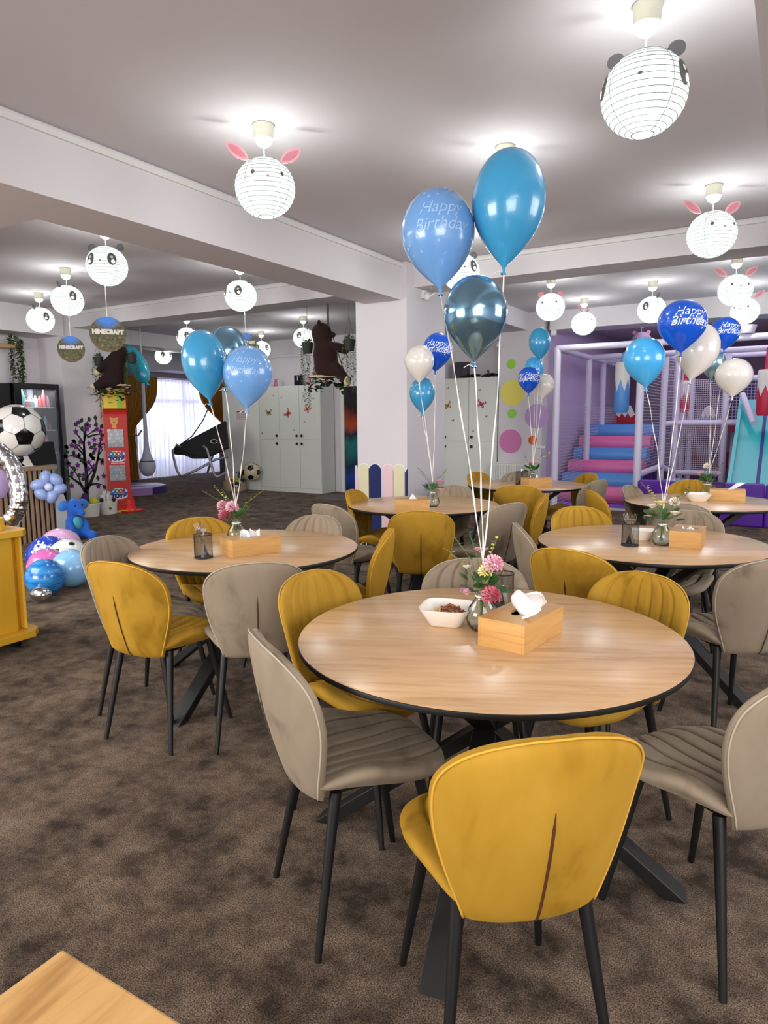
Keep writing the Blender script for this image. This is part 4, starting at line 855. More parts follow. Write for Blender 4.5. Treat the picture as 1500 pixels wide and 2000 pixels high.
struct('trim_13', MB().box((WX-.1, 6.8, WTOP+.03), (WX+.12, 17, 2.62)), mat('pelmet', (150, 140, 150), .8))
# balloon stickers on the far column
for k, (u, v, w_, h_, c, l) in enumerate(((256, 808, 22, 30, (206, 206, 96), 'yellow-green balloon decal on the far column'), (259, 873, 17, 27, (128, 190, 40), 'bright green balloon decal on the far column'), (231, 781, 20, 32, (140, 196, 60), 'green balloon decal partly behind the vending machine'), (255, 915, 14, 24, (226, 160, 60), 'orange balloon decal low on the far column'))):
    X = WX+.052; p = fx(u, v, X); r = abs(fx(u+w_/2, v, X).y-p.y); rz = abs(fx(u, v+h_/2, X).z-p.z); M = Matrix(((0, 0, 1, p.x), (1, 0, 0, p.y), (0, 1, 0, p.z), (0, 0, 0, 1)))
    o = MB().prism([(r*cos(a)*(1 if sin(a) > 0 else 1+.2*sin(a)), rz*sin(a)) for a in [2*pi*i/28 for i in range(28)]]+[], M, .003).prism([(-.02, -rz-.03), (.02, -rz-.03), (0, -rz+.02)], M, .003).build('balloon_decal', mat('bdecal%d' % k, c, .8)); tag(o, l, 'wall decal', 'balloon decals on the far column')
# platform
c1 = fz(299, 966.6, 0); c2 = fz(328, 960, 0); e1 = (c2-c1); L1 = e1.length; a1 = atan2(e1.y, e1.x); pts = [Vector((c1.x, c1.y))]
side = L1; ang = a1
for k in range(7): pts.append(pts[-1]+Vector((cos(ang), sin(ang)))*side); ang += pi/4
cen = sum((p for p in pts), Vector((0, 0)))/8; pl = thing('play_platform', 'low octagonal foam platform in lilac and purple segments', 'platform', (cen.x, cen.y, 0))
PLM = (mat('vinyl_lilac', (190, 150, 214), .45), mat('vinyl_purple', (70, 34, 130), .45), mat('vinyl_pale', (214, 196, 226), .45))
for k in range(8):
    a = pts[k]-cen; b = pts[(k+1) % 8]-cen; MB().prism([(0, 0), (a.x*.996, a.y*.996), (b.x*.996, b.y*.996)], Matrix.Identity(4), .14).build('foam_wedge', PLM[(1, 2, 1, 2, 0, 2, 0, 0)[k]] if k else PLM[1], pl, bevel=.006)
# hanging pod swing
pp = fd(288, 912, 12.2); t = thing('pod_swing', 'grey fabric pod swing hanging before the mustard curtain', 'swing', pp)
prof = [(0, -.17), (.07, -.155), (.125, -.08), (.145, 0), (.138, .07), (.12, .11), (.075, .21), (.048, .34), (.036, .6), (.03, 1.0), (.03, 1.5)]
MB().lathe(prof, 28).build('fabric_pod', mat('pod_fabric', (186, 188, 206), .8), t, smooth=True); MB().tube([(.125*cos(a), .125*sin(a), .105) for a in [2*pi*i/24 for i in range(24)]], .008, 6, True).build('hoop', BLACK, t); MB().cyl((0, 0, 1.5), (0, 0, ZC-pp.z), .012).build('rope', WHITEM, t)
# arcade ramp
def P3(u, v, d): return fd(u, v, d)
tA = thing('basketball_arcade', 'black netted basketball arcade ramp on a bent grey tube frame', 'arcade game', (0, 0, 0))
TUBE = mat('grey_tube', (140, 138, 142), .3, .6); NETB = mat('black_net', (10, 9, 10), .8)
dN, dF = 12.4, 13.3
MB().tube([P3(352, 873, dN), P3(345, 868, dN), P3(337, 880, dN), P3(339, 893, dN), P3(345, 918, dN), P3(351, 928, dN), P3(358, 929, dN), P3(380, 920, dN), P3(400, 909, dN), P3(420, 898, dN), P3(445, 892, dN)], .022, 8).build('frame_tube', TUBE, tA, smooth=True)
MB().tube([P3(396, 870, dN-.3), P3(404, 877, dN-.3), P3(408, 890, dN-.3), P3(413, 908, dN-.3), P3(418, 926, dN-.3), P3(424, 932, dN-.3), P3(440, 924, dN-.3)], .022, 8).build('frame_tube', TUBE, tA, smooth=True)
MB().tube([P3(416, 888, dF), P3(405, 924, dF)], .02, 8).build('frame_tube', TUBE, tA, smooth=True)
m = MB(); q = [P3(341, 873, dN), P3(366, 870, dF), P3(440, 822, dF), P3(445, 873, dN), P3(400, 894, dN-.2), P3(372, 894, dN-.2), P3(356, 887, dN-.1), P3(339, 886, dN)]
bk = [p+CF*.12+Vector((0, 0, -.01)) for p in q]; n = len(q); m.add(q+bk, [tuple(range(n)), tuple(range(2*n-1, n-1, -1))]+[(i, (i+1) % n, n+(i+1) % n, n+i) for i in range(n)]); m.build('ball_ramp', NETB, tA)
MB().tube([P3(410, 791, dF), P3(396, 822, dF), P3(375, 852, dF), P3(346, 873, dF-.4)], .012, 6).build('net_cord', BLACK, tA)
MB().tube([P3(418, 862, dN-.25)+CR*(.06*cos(a))+Vector((0, 0, .035*sin(a))) for a in [2*pi*i/20 for i in range(20)]]+[], .005, 5, True).build('hoop_print', WHITEM, tA)
MB().box((0, 0, 0), (.12, .06, .9)).build('side_post', BLACK, tA, loc=fz(430, 927, 0))
# basket, ball, dark flowers by the partition
BEI = mat('beige_felt', (186, 170, 140), .9); tb = thing('storage_basket', 'beige felt basket with a dark bear face, filled with toys, beside the partition', 'basket', fz(459, 958, 0)+Vector((0, 0, 0)))
MB().lathe([(0, .0), (.215, .0), (.235, .03), (.235, .2), (.222, .2), (.222, .03), (0, .02)], 36).build('basket_body', BEI, tb, smooth=A35)
fd_ = Vector((-tb.location.x, -tb.location.y, 0)).normalized(); Mf = Matrix.Translation(fd_*.232+Vector((0, 0, .13)))@facing(fd_)
f_ = MB().prism(circ(.085, 20, .03, .0, .068), Mf, .006).build('bear_face', mat('dark_brown_felt', (52, 30, 32), .9), tb); MB().prism(circ(.03, 14, .03, -.02), Mf@Matrix.Translation((0, 0, .0065)), .003).build('snout', WHITEM, f_)
for s in (-1, 1): MB().prism(circ(.016, 10, .03+s*.085, .05), Mf, .008).build('ear_patch', WHITEM, tb)
for k, (dx, dy, dz, r, c, l) in enumerate(((-.1, .02, .2, .09, (226, 190, 110), 'yellow-brown ball toy in the beige basket'), (-.03, -.06, .19, .055, (170, 50, 40), 'red toy in the beige basket'), (.07, 0, .2, .08, (196, 206, 90), 'lime green toy in the beige basket'), (.14, .05, .2, .05, (70, 60, 90), 'dark toy at the right of the beige basket'))):
    o = MB().sphere((0, 0, 0), 1, (r, r*.85, r*.9), 16, 10).build('basket_toy', mat('btoy%d' % k, c, .6)); o.location = tb.location+Vector((dx*CR.x, dx*CR.y, dz))+Vector((0, dy, 0)); tag(o, l, 'toy', 'toys in the beige basket')
def soccer(name, label, c, R, faceyaw, white=(226, 222, 214), parent=None, rough=.3, up=0, squash=1):
    t = thing(name, label, 'ball', c); g = (1+sqrt(5))/2
    MB().sphere((0, 0, 0), 1, (R, R, R), 40, 28).build('skin', mat('ball_white_%d' % white[0], white, rough, coat=.3), t, smooth=True)
    Q = Matrix.Rotation(faceyaw, 3, 'Z')@Matrix.Rotation(up, 3, 'Y')
    ico = [Vector(v).normalized() for v in ((0, 1, g), (0, -1, g), (0, 1, -g), (0, -1, -g), (1, g, 0), (-1, g, 0), (1, -g, 0), (-1, -g, 0), (g, 0, 1), (-g, 0, 1), (g, 0, -1), (-g, 0, -1))]
    for v in ico:
        nb = sorted(ico, key=lambda w_: (w_-v).length)[1]; d = Q@v; ref = Q@nb; M = facing(d, ref); mb = MB(); rr = R*.36; cap(mb, Vector((0, 0, 0)), R, d, [], 0) if False else None
        shape = []
        for k in range(5):
            a = pi/2+2*pi*k/5; b = pi/2+2*pi*(k+1)/5
            for s in range(4): shape.append((rr*(cos(a)*(1-s/4)+cos(b)*s/4), rr*(sin(a)*(1-s/4)+sin(b)*s/4)))
        vs = [M.to_3x3()@Vector((0, 0, R*1.002))]; n = len(shape); fs = []
        for k in range(1, 5):
            for x, y in shape: p = Vector((x*k/4, y*k/4, sqrt(max(0, R*R-(x*k/4)**2-(y*k/4)**2)))).normalized()*R*1.003; vs.append(M.to_3x3()@p)
        for i in range(n): fs.append((0, 1+i, 1+(i+1) % n))
        for k in range(3):
            for i in range(n): fs.append((1+k*n+i, 1+(k+1)*n+i, 1+(k+1)*n+(i+1) % n, 1+k*n+(i+1) % n))
        mb.add(vs, fs).build('black_pentagon', BLACKG, t, smooth=True)
    mb = MB()
    for i, a in enumerate(ico):
        for b in ico[i+1:]:
            if (a-b).length < 1.1:
                p = Q@(a*2+b).normalized(); q_ = Q@(b*2+a).normalized(); mb.tube([(p.lerp(q_, s/5)).normalized()*R*1.0025 for s in range(6)], R*.008, 4)
    mb.build('seams', mat('seam_grey', (70, 68, 66), .8), t); return t
soccer('football', 'cream and brown football leaning by the cupboard', Vector((fy(491, 922, 10.44).x, 10.44, fy(491, 922, 10.44).z)), .19, 2.2, (206, 192, 160))
m = MB(); RR = random.Random(9)
for k in range(60): p = Vector((RR.gauss(0, .05), max(-.1, min(.1, RR.gauss(0, .04))), RR.uniform(.05, .42))); m.sphere(p, .012+.008*RR.random(), seg=6, rings=4)
t = thing('berry_branches', 'dark purple berry branches standing behind the beige basket', 'plant', Vector((fy(468, 930, 10.4).x, 10.4, 0))); m.build('berries', mat('berry_dark', (66, 48, 78), .7), t)
m = MB(); [m.tube([(0, 0, 0), (RR.gauss(0, .04), RR.gauss(0, .04), .4)], .004, 4) for k in range(8)]; m.build('twigs', mat('twig', (40, 30, 26), .8), t)
# ================================================================== TREE DECAL on the left column
XT = -9.277
def tp(u, v): p = fx(u, v, XT); return (p.y, p.z)
MT = Matrix(((0, 0, 1, XT), (1, 0, 0, 0), (0, 1, 0, 0), (0, 0, 0, 1)))
tt = thing('tree_decal', 'black blossom tree wall decal with purple flowers on the left column', 'wall decal', (0, 0, 0))
def c1p(x, y): return (x/5, 600+y/5)
def c2p(x, y): return (x/4.545, 850+y/4.545)
BR = [([(770, 600), (768, 480), (770, 380), (760, 260), (748, 150), (745, 60), (760, 0)], 9, 2), ([(770, 480), (800, 430), (840, 330), (870, 200), (885, 90), (900, 20)], 7, 2), ([(765, 520), (720, 440), (640, 380), (590, 345)], 6, 1.5), ([(765, 280), (720, 210), (650, 180), (590, 190)], 5, 1.3), ([(750, 150), (700, 90), (650, 70)], 3, 1.2),
      ([(800, 440), (860, 430), (910, 440)], 4, 1.2), ([(720, 440), (700, 380), (740, 350)], 3, 1), ([(640, 380), (640, 330), (690, 300)], 3, 1), ([(870, 200), (910, 230), (905, 250)], 3, 1), ([(885, 90), (930, 70), (950, 120)], 3, 1), ([(840, 330), (800, 260), (790, 230)], 3, 1), ([(770, 380), (830, 300), (830, 270)], 2.5, 1), ([(600, 250), (650, 300), (690, 360)], 2.5, 1)]
mb = MB()
def ribbon(pts, w0, w1):
    P = [Vector(tp(*q)) for q in pts]; n = len(P); L_ = []; R_ = []
    for i, p in enumerate(P):
        d = (P[min(i+1, n-1)]-P[max(i-1, 0)]).normalized(); s = Vector((-d.y, d.x)); k = (w0+(w1-w0)*i/(n-1))*.0085; L_.append(p+s*k/2); R_.append(p-s*k/2)
    for i in range(n-1): mb.prism([tuple(L_[i]), tuple(L_[i+1]), tuple(R_[i+1]), tuple(R_[i])], MT, .002)
for pts, a, b in BR: ribbon([c2p(*q) for q in pts], a*1.1, b*1.1)
for pts in ([(820, 1500), (820, 1320), (830, 1260), (900, 1220)], [(825, 1300), (820, 1220), (770, 1160)], [(850, 1270), (930, 1245), (990, 1240)], [(820, 1340), (770, 1260), (740, 1230)], [(955, 1500), (965, 1440), (1000, 1390)], [(835, 1260), (830, 1150), (870, 1100)], [(820, 1440), (740, 1360), (680, 1350)], [(900, 1220), (950, 1180), (930, 1090)]): ribbon([c1p(*q) for q in pts], 4, 1.4)
mb.build('branches', mat('decal_black', (28, 22, 30), .7), tt)
FL = [c1p(*q) for q in ((765, 1125), (868, 1155), (850, 1190), (740, 1215), (945, 1190), (978, 1215), (985, 1285), (782, 1315), (918, 1295), (870, 1330), (700, 1350), (740, 1365), (1030, 1335), (968, 1345), (925, 1385), (980, 1370), (1045, 1400), (635, 1455), (730, 1450), (770, 1448), (908, 1475))]+[c2p(*q) for q in ((825, 205), (787, 240), (833, 275), (787, 300), (905, 245), (690, 265), (637, 340), (743, 352), (610, 255), (920, 362), (637, 448), (872, 455), (700, 180), (578, 185))]
for u, v in FL:
    y, z = tp(u, v); r = .05; sh_ = [(y+r*(1 if i % 2 == 0 else .5)*cos(pi/2+pi*i/5), z+r*(1 if i % 2 == 0 else .5)*sin(pi/2+pi*i/5)) for i in range(10)]; MB().prism(sh_, MT@Matrix.Translation((0, 0, .002)), .002).build('blossom', mat('decal_purple', (112, 30, 132), .7), tt)
LV = [(c1p(*q), a) for q, a in (((795, 1105), 1), ((870, 1095), 1.8), ((930, 1080), 1.57), ((738, 1145), 2.2), ((840, 1145), .3), ((935, 1148), .4), ((990, 1165), .9), ((800, 1185), 1.2), ((998, 1250), .2), ((720, 1308), 2.7), ((645, 1365), 2.2), ((650, 1415), .1), ((718, 1420), 1.2), ((922, 1345), .4), ((885, 1445), 1.8), ((890, 1370), .2), ((1040, 1370), .2))]+[(c2p(*q), a) for q, a in (((590, 105), 2.4), ((655, 55), 2.6), ((805, 180), 2), ((905, 225), 1), ((722, 220), .9), ((600, 245), .1), ((655, 295), 2.3), ((700, 355), .4), ((595, 320), 2.2), ((600, 392), 2.9), ((740, 390), .2), ((868, 380), 1.7), ((925, 460), 2.2), ((830, 155), .6))]
for (u, v), a in LV:
    y, z = tp(u, v); L_ = .085; sh_ = [(y+cos(a)*L_*(q-.5)-sin(a)*s*.03*sin(pi*q), z+sin(a)*L_*(q-.5)+cos(a)*s*.03*sin(pi*q)) for s, q in [(1, i/7) for i in range(8)]+[(-1, i/7) for i in range(6, 0, -1)]]; MB().prism(sh_, MT@Matrix.Translation((0, 0, .002)), .002).build('leaf', mat('decal_green', (36, 66, 42), .7), tt)
# ================================================================== FRIDGE, COUNTER
pf0 = Vector((-9.08, 0, 0)); yr = fx(112, 760, -9.08).y; yl = fx(24, 760, -9.08).y
fh = fx(111, 751, -9.08).z
t = thing('drinks_fridge', 'black glass-door drinks fridge behind the slatted counter', 'fridge', (-9.08, yl, 0)); W = yr-yl
MB().box((-.6, 0, 0), (-.57, W, fh)).box((-.6, 0, 0), (0, .03, fh)).box((-.6, W-.03, 0), (0, W, fh)).box((-.6, 0, fh-.06), (0, W, fh)).box((-.6, 0, 0), (0, W, .12)).build('carcass', BLACK, t)
MB().box((0, 0, .1), (.04, .10, fh)).box((0, W-.05, .1), (.04, W, fh)).box((0, .1, fh-.08), (.04, W-.05, fh)).box((0, .1, .1), (.04, W-.05, .18)).build('door_frame', BLACKG, t, bevel=.003)
MB().box((.012, .1, .18), (.02, W-.05, fh-.08)).build('door_glass', mat('clear_door', (225, 235, 240), .05, alpha=.1), t)
l = bpy.data.lights.new('fridge_lamp', 'AREA'); l.size = .4; l.energy = 5; l.color = (.9, .92, 1); lo = bpy.data.objects.new('fridge_lamp', l); COL.objects.link(lo); lo.parent = t; lo.location = (-.2, W/2, fh-.08)
MB().box((-.56, .03, .12), (-.55, W-.03, fh-.06)).build('back_liner', mat('fridge_liner_glow', (190, 186, 200), .6, emit=((200, 195, 215), .35)), t)  # liner emits faintly: interior brightness put into its colour
RR = random.Random(12)
for k in range(5):
    z = .35+k*.32; MB().box((-.54, .04, z-.012), (-.04, W-.04, z)).build('shelf', mat('wire_shelf', (190, 200, 205), .4), t)
    n = 9
    for i in range(n):
        y = .08+(W-.16)*i/(n-1); h = RR.choice((.12, .2, .16, .24)) if k > 1 else .2; c = RR.choice(((150, 110, 130), (120, 150, 150), (196, 190, 190), (90, 60, 90), (80, 140, 150), (190, 90, 90)))
        o = MB().lathe([(0, 0), (.028, 0), (.03, .01), (.03, h*.65), (.012, h*.85), (.012, h), (0, h)], 10).build('drink_bottle', mat('drink_%d%d' % (c[0], c[2]), c, .4), None, smooth=A35, loc=(-9.08-.12, yl+y, z+.001)); tag(o, 'drink container on a shelf inside the black fridge', 'bottle', 'drinks in the fridge')
tag(MB().box((-.55, 0, 0), (.02, 1.1, fh-.01)).box((.02, .02, .1), (.035, 1.08, fh-.04)).build('black_cabinet', BLACK, None, loc=(-9.1, yl-1.13, 0), bevel=.004), 'black cabinet left of the glass-door fridge', 'cabinet')
# wall shelf with ivy
XW = -9.80; ps = fx(20, 678, XW); sh = tag(MB().box((0, -1.6, -.05), (.25, .0, 0)).build('wall_shelf', wood('shelf_wood', (176, 144, 108), (150, 116, 84), (200, 168, 130), (14, 2, 14)), None, loc=(XW, ps.y, fx(20, 676, XW).z), bevel=.003), 'wooden wall shelf at the upper left edge', 'shelf')
def ivy(label, top, strands, pot=None, rope=None, seed=0, spread=.09, m=IVY, lw=.02):
    R = random.Random(seed); t = thing('hanging_plant', label, 'plant', top)
    if pot: MB().lathe([(0, -pot), (pot*.42, -pot), (pot*.55, 0), (pot*.5, 0), (pot*.4, -pot*.9), (0, -pot*.9)], 20).build('pot', mat('pot_dark', (44, 48, 40), .7), t, smooth=A35)
    lf = MB(); st = MB()
    for k in range(26):
        d = Vector((R.gauss(0, 1), R.gauss(0, 1), R.uniform(-.3, 1))).normalized(); leafquad(lf, d*.02, d, Vector((0, 0, 1)), spread*.8, lw*1.6)
    for (dx, L) in strands:
        off = CR*dx; off = Vector((off.x, off.y, 0))+Vector((R.uniform(-.03, .03), R.uniform(-.03, .03), 0)); pts = [Vector((0, 0, .0)), off*.7+Vector((0, 0, .03)), off+Vector((0, 0, -.08)), off+Vector((R.uniform(-.02, .02), 0, -L))]; st.tube(pts, .0018, 4); n = int(L/.008)
        for i in range(n):
            z = -L*i/n; p = off+Vector((R.uniform(-.015, .015), R.uniform(-.015, .015), z)); a = R.uniform(0, 2*pi); d = Vector((cos(a), sin(a), -.4)).normalized(); leafquad(lf, p, d, Vector((sin(a)*.5, cos(a)*.5, 1)).normalized(), lw*1.7, lw*1.25)
    lf.build('leaves', m, t); st.build('stems', STEM, t)
    if rope:
        mb = MB(); top_ = Vector((0, 0, rope)); 
        for s in range(3): a = 2*pi*s/3; mb.tube([Vector((pot*.5*cos(a), pot*.5*sin(a), 0)), Vector((0, 0, rope*.62)), top_], .0025, 4)
        mb.build('cord', mat('cord_grey', (90, 84, 74), .8), t)
    return t
ivy('trailing ivy hanging from the wooden shelf at the far left', fx(24, 662, XW+.2), [(-.06, .5), (.0, .6), (.06, .75), (.1, .85), (.13, .8), (-.03, .55), (.12, 1.1), (.1, .95)], None, None, 1, .1, m=IVY, lw=.028)
# slatted counter
XK = -7.72; yk = fx(112, 1048, XK).y; zk = fx(120.6, 908, XK).z
kt = thing('reception_counter', 'counter with vertical wooden slats on dark backing, left edge', 'counter', (XK, yk, 0))
MB().box((-.6, -2.4, 0), (-.03, 0, zk-.045)).build('carcass', WHITE, kt); MB().box((-.03, -2.4, 0), (-.012, 0, zk-.045)).build('dark_backing', mat('dark_backing', (38, 30, 28), .9), kt)
MB().box((-.65, -2.45, zk-.045), (.03, .05, zk)).build('worktop', SLATW, kt, bevel=.004)
for k in range(38): y = -.03-k*.062; MB().box((-.012, y-.034, .0), (.012, y, zk-.045)).build('slat', SLATW, kt, bevel=.002)
sd = MB(); sd.prism([(0, 0), (.3, 0), ((fx(131, 985, XK).y-yk)*1.0, fx(131, 985, XK).z), (.0, zk-.06)], Matrix(((0, 0, 1, XK-.02), (1, 0, 0, yk+.01), (0, 1, 0, 0), (0, 0, 0, 1))), .02); tag(sd.build('sloping_board', WHITE), 'white sloping side board at the end of the slatted counter', 'board')
# monitor and paper on counter
pm = fx(80, 905, XK-.3); t = thing('monitor', 'black till screen seen from behind on the counter', 'monitor', (XK-.3, pm.y, zk+.001), 0); MB().prism([(-.2, 0), (.2, 0), (.17, .28), (-.24, .28)], Matrix(((0, .0, 1, 0), (1, 0, 0, 0), (0, 1, 0, 0), (0, 0, 0, 1))), .03).build('screen_back', BLACK, t, bevel=.004); MB().box((-.08, -.1, 0), (.12, .1, .012)).build('stand', BLACK, t)
pw = fx(36, 905, XK-.12); tag(MB().prism([(-.16, 0), (.18, 0), (.08, .2), (-.16, .2)], Matrix(((0, 0, 1, 0), (1, 0, 0, 0), (0, 1, 0, 0), (0, 0, 0, 1))), .01).build('price_board', WHITEM, None, loc=(XK-.12, pw.y, zk+.001)), 'white card leaning on the counter behind the football balloon', 'card')
# football foil balloon
cb = fd(34, 841, 7.5); sb = soccer('football_balloon', 'shiny foil football balloon above the counter, left edge', cb, .285, atan2(-cb.y, -cb.x)+.25, (222, 220, 216), rough=.12, up=-.3); sb['category'] = 'balloon'; MB().lathe([(.03, -.275), (.045, -.31), (.03, -.34), (.02, -.36), (.05, -.39), (0, -.39)], 12).build('balloon_neck', BLACKG, sb, smooth=True); MB().tube([(0, 0, -.38), (.01, 0, -.45), (0, 0, zk-cb.z)], .002, 4).build('ribbon', RIBBON, sb)
# flower balloon
cf = fx(95, 951, XK+.14); t = thing('flower_balloon', 'pale blue flower-shaped balloon fixed to the slatted counter', 'balloon', cf, atan2(-cf.y, -cf.x)); FB = mat('balloon_pale_blue', (150, 172, 226), .35, coat=.2)
for k in range(6): a = pi/2+2*pi*k/6+.25; M = Matrix.Rotation(-a+pi/2, 3, 'X'); MB().sphere((0, .115*cos(a), .115*sin(a)), 1, (.07, .068, .09), 18, 12, M).build('petal', FB, t, smooth=True)
MB().sphere((.045, 0, 0), .048, seg=18).build('centre', mat('balloon_pale_white', (206, 218, 240), .35, coat=.2), t, smooth=True)
# silver number balloon behind the cart
FOIL = mat('silver_foil', (206, 208, 212), .14, 1, bump=(26, .5, .01)); pts = [P3(-22, 868, 5.0), P3(4, 884, 5.0), P3(22, 905, 5.0), P3(34, 938, 5.0), P3(38, 972, 5.0), P3(34, 1000, 5.0), P3(18, 1020, 5.0)]
sp_ = []
for i in range(len(pts)-1):
    for q in range(6): sp_.append(pts[i].lerp(pts[i+1], q/6))
t = thing('number_balloon', 'crinkled silver foil number balloon behind the yellow cart', 'balloon', pts[3]); m = MB().tube([p-pts[3] for p in sp_+[pts[-1]]], [.062*(1-.12*(i % 3 == 0)) for i in range(len(sp_)+1)], 18); m.build('foil_tube', FOIL, t, smooth=True)
o = MB().sphere((0, 0, 0), 1, (.05, .09, .12), 16, 12).build('lilac_balloon', mat('latex_lilac', (186, 160, 214), .3, coat=.4), None, smooth=True, loc=P3(-4, 945, 5.4)); tag(o, 'lilac balloon peeking at the left edge above the cart', 'balloon')
# ================================================================== YELLOW CART
CY = mat('cart_yellow', (212, 162, 40), .45); CYD = mat('cart_yellow_edge', (236, 188, 60), .45)
cc = fz(88, 1238, .07); ztop = fx(80, 1040, cc.x).z; t = thing('candy_cart', 'mustard yellow wooden candy cart on castors at the left edge', 'cart', (cc.x, cc.y, 0))
def oct_(w_, x0, y0, y1, z0_, z1_, ch=.06): return MB().prism([(x0, y0), (0+w_, y0), (w_, y1-ch), (w_-ch*1.1, y1), (x0, y1)], Matrix.Translation((0, 0, z0_)), z1_-z0_)
oct_(.0, -.55, -1.3, 0, .07, .115).build('base_board', CY, t, bevel=.003); oct_(-.07, -.5, -1.25, -.07, .115, ztop-.01).build('body', CY, t, bevel=.003)
oct_(-.02, -.55, -1.3, -.02, ztop-.01, ztop+.03).build('top_board', CY, t, bevel=.003)
MB().prism([(-.075, 0), (-.005, 0), (-.005, .01), (-.075, .01)], Matrix.Translation((-.062, -.08, .12)), ztop-.14).build('corner_trim', CYD, t)
tz = ztop+.03; w1 = MB().box((-.13, -1.2, tz), (-.118, -.16, tz+.075)).box((-.48, -.12, tz), (-.17, -.108, tz+.075)); w1.prism([(-.13, -.16), (-.118, -.165), (-.165, -.108), (-.175, -.115)], Matrix.Translation((0, 0, tz)), .075); w1.build('tray_rail', CYD, t, bevel=.002)
for y in (-.12, -1.15):
    w_ = MB().cyl((-.12, y-.012, .03), (-.12, y+.012, .03), .03, seg=18).build('castor', BLACK, t, smooth=A35); MB().box((-.15, y-.018, .03), (-.10, y+.018, .07)).build('castor_fork', BLACK, w_)
RR = random.Random(3)
for k, (dx, dy, c, l) in enumerate(((-.2, -.34, (60, 160, 170), 'turquoise candy tub nearest on the yellow cart'), (-.28, -.26, (150, 120, 190), 'lilac candy tub at the back of the yellow cart'), (-.22, -.52, (226, 190, 70), 'yellow candy tub left on the cart'), (-.34, -.42, (236, 200, 90), 'tall yellow candy box behind the tubs'))):
    o = MB().lathe([(0, 0), (.045, 0), (.05, .09), (.047, .09), (.043, .005), (0, .006)], 20).build('candy_tub', mat('tub%d' % k, c, .35, noise=(40, (220, 210, 120), 3, .35, .7)), None, smooth=A35, loc=(cc.x+dx, cc.y+dy, tz+.0005)); tag(o, l, 'tub', 'candy tubs on the cart')
    for q in range(9):
        s = MB().sphere((0, 0, 0), .013, seg=8, rings=6).build('candy', mat('candy%d' % (q % 3), ((226, 196, 60), (90, 180, 190), (200, 120, 170))[q % 3], .4), None, smooth=True, loc=(cc.x+dx+RR.uniform(-.028, .028), cc.y+dy+RR.uniform(-.028, .028), tz+.045+RR.uniform(0, .04))); tag(s, 'small sweet in a tub on the yellow cart', 'candy', 'sweets in the candy tubs')
# ================================================================== BALLOONS ON THE FLOOR
def fball(label, u, v, z, r, col, shape=(1, 1, 1), text=None, dots=None, foil=False, group='balloons lying by the counter', m=None):
    p = fz(u, v, z); t = thing('floor_balloon', label, 'balloon', p, 0, group); mm = m or mat('fb_%d_%d_%d' % col, col, .2, coat=.5, sss=.15)
    MB().sphere((0, 0, 0), 1, (r*shape[0], r*shape[1], r*shape[2]), 32, 22).build('skin', mm, t, smooth=True)
    d = Vector((-p.x, -p.y, CAMH-p.z)).normalized(); M = facing(d)
    if text:
        mb = MB(); 
        for line, dx, dy, rot in text:
            vs, fs = text_mesh(line, r*.42, shear=.2, bold=.004); Rm = Matrix.Rotation(rot, 2); out = []
            for x, y, _ in vs: q = Rm@Vector((x, y)); x, y = q.x+dx*r, q.y+dy*r; zz = sqrt(max(0, r*r*.98-x*x-y*y)); out.append(M.to_3x3()@Vector((x, y, zz)).normalized()*r*1.012 if shape == (1, 1, 1) else M.to_3x3()@Vector((x, y, r)))
            mb.add(out, fs)
        mb.build('lettering', PRINT, t)
    if dots:
        R = random.Random(6); mb = MB()
        for k in range(dots[0]): dd = Vector((R.gauss(0, 1), R.gauss(0, 1), R.gauss(0, 1))).normalized(); cap(mb, Vector((0, 0, 0)), r, dd, circ(dots[1], 8), .001)
        mb.build('dots', dots[2], t)
    MB().sphere((-r*.9*CR.x, -r*.9*CR.y, -r*.3), r*.1, seg=8, rings=6).build('knot', mm, t, smooth=True); return t
BLKD = mat('dot_black', (24, 24, 26), .4); PKD = mat('dot_pink', (240, 180, 220), .5)
fball('pale lilac-pink balloon at the top of the floor heap', 118, 1072, .21, .2, (222, 178, 220), dots=(26, .008, mat('dot_pale', (240, 210, 240), .5)))
fball('royal blue balloon with white birthday print in the floor heap', 94, 1086, .19, .19, (28, 70, 190), text=[('Happy', 0, .42, -.4), ('Birthday', -.02, .05, -.45)], dots=(40, .006, PRINT))
fball('white balloon with black patches in the floor heap', 133, 1090, .18, .18, (226, 232, 228), dots=(14, .026, BLKD))
fball('pink balloon with pale dots in the floor heap', 92, 1108, .17, .165, (214, 110, 180), dots=(36, .011, PKD))
fball('light blue balloon nearest the chairs in the floor heap', 139, 1110, .165, .165, (140, 194, 236), (1, 1, 1.0))
fball('marbled blue balloon beside the yellow cart', 88, 1128, .155, .155, (40, 130, 210), m=mat('marbled_blue', (60, 160, 226), .2, coat=.5, noise=(7, (20, 90, 180), 6, .35, .65, (1, 1, 5))))
fball('small crumpled silver foil balloon on the floor by the cart', 80, 1160, .07, .075, (200, 200, 204), (1.3, 1, .8), m=FOIL)
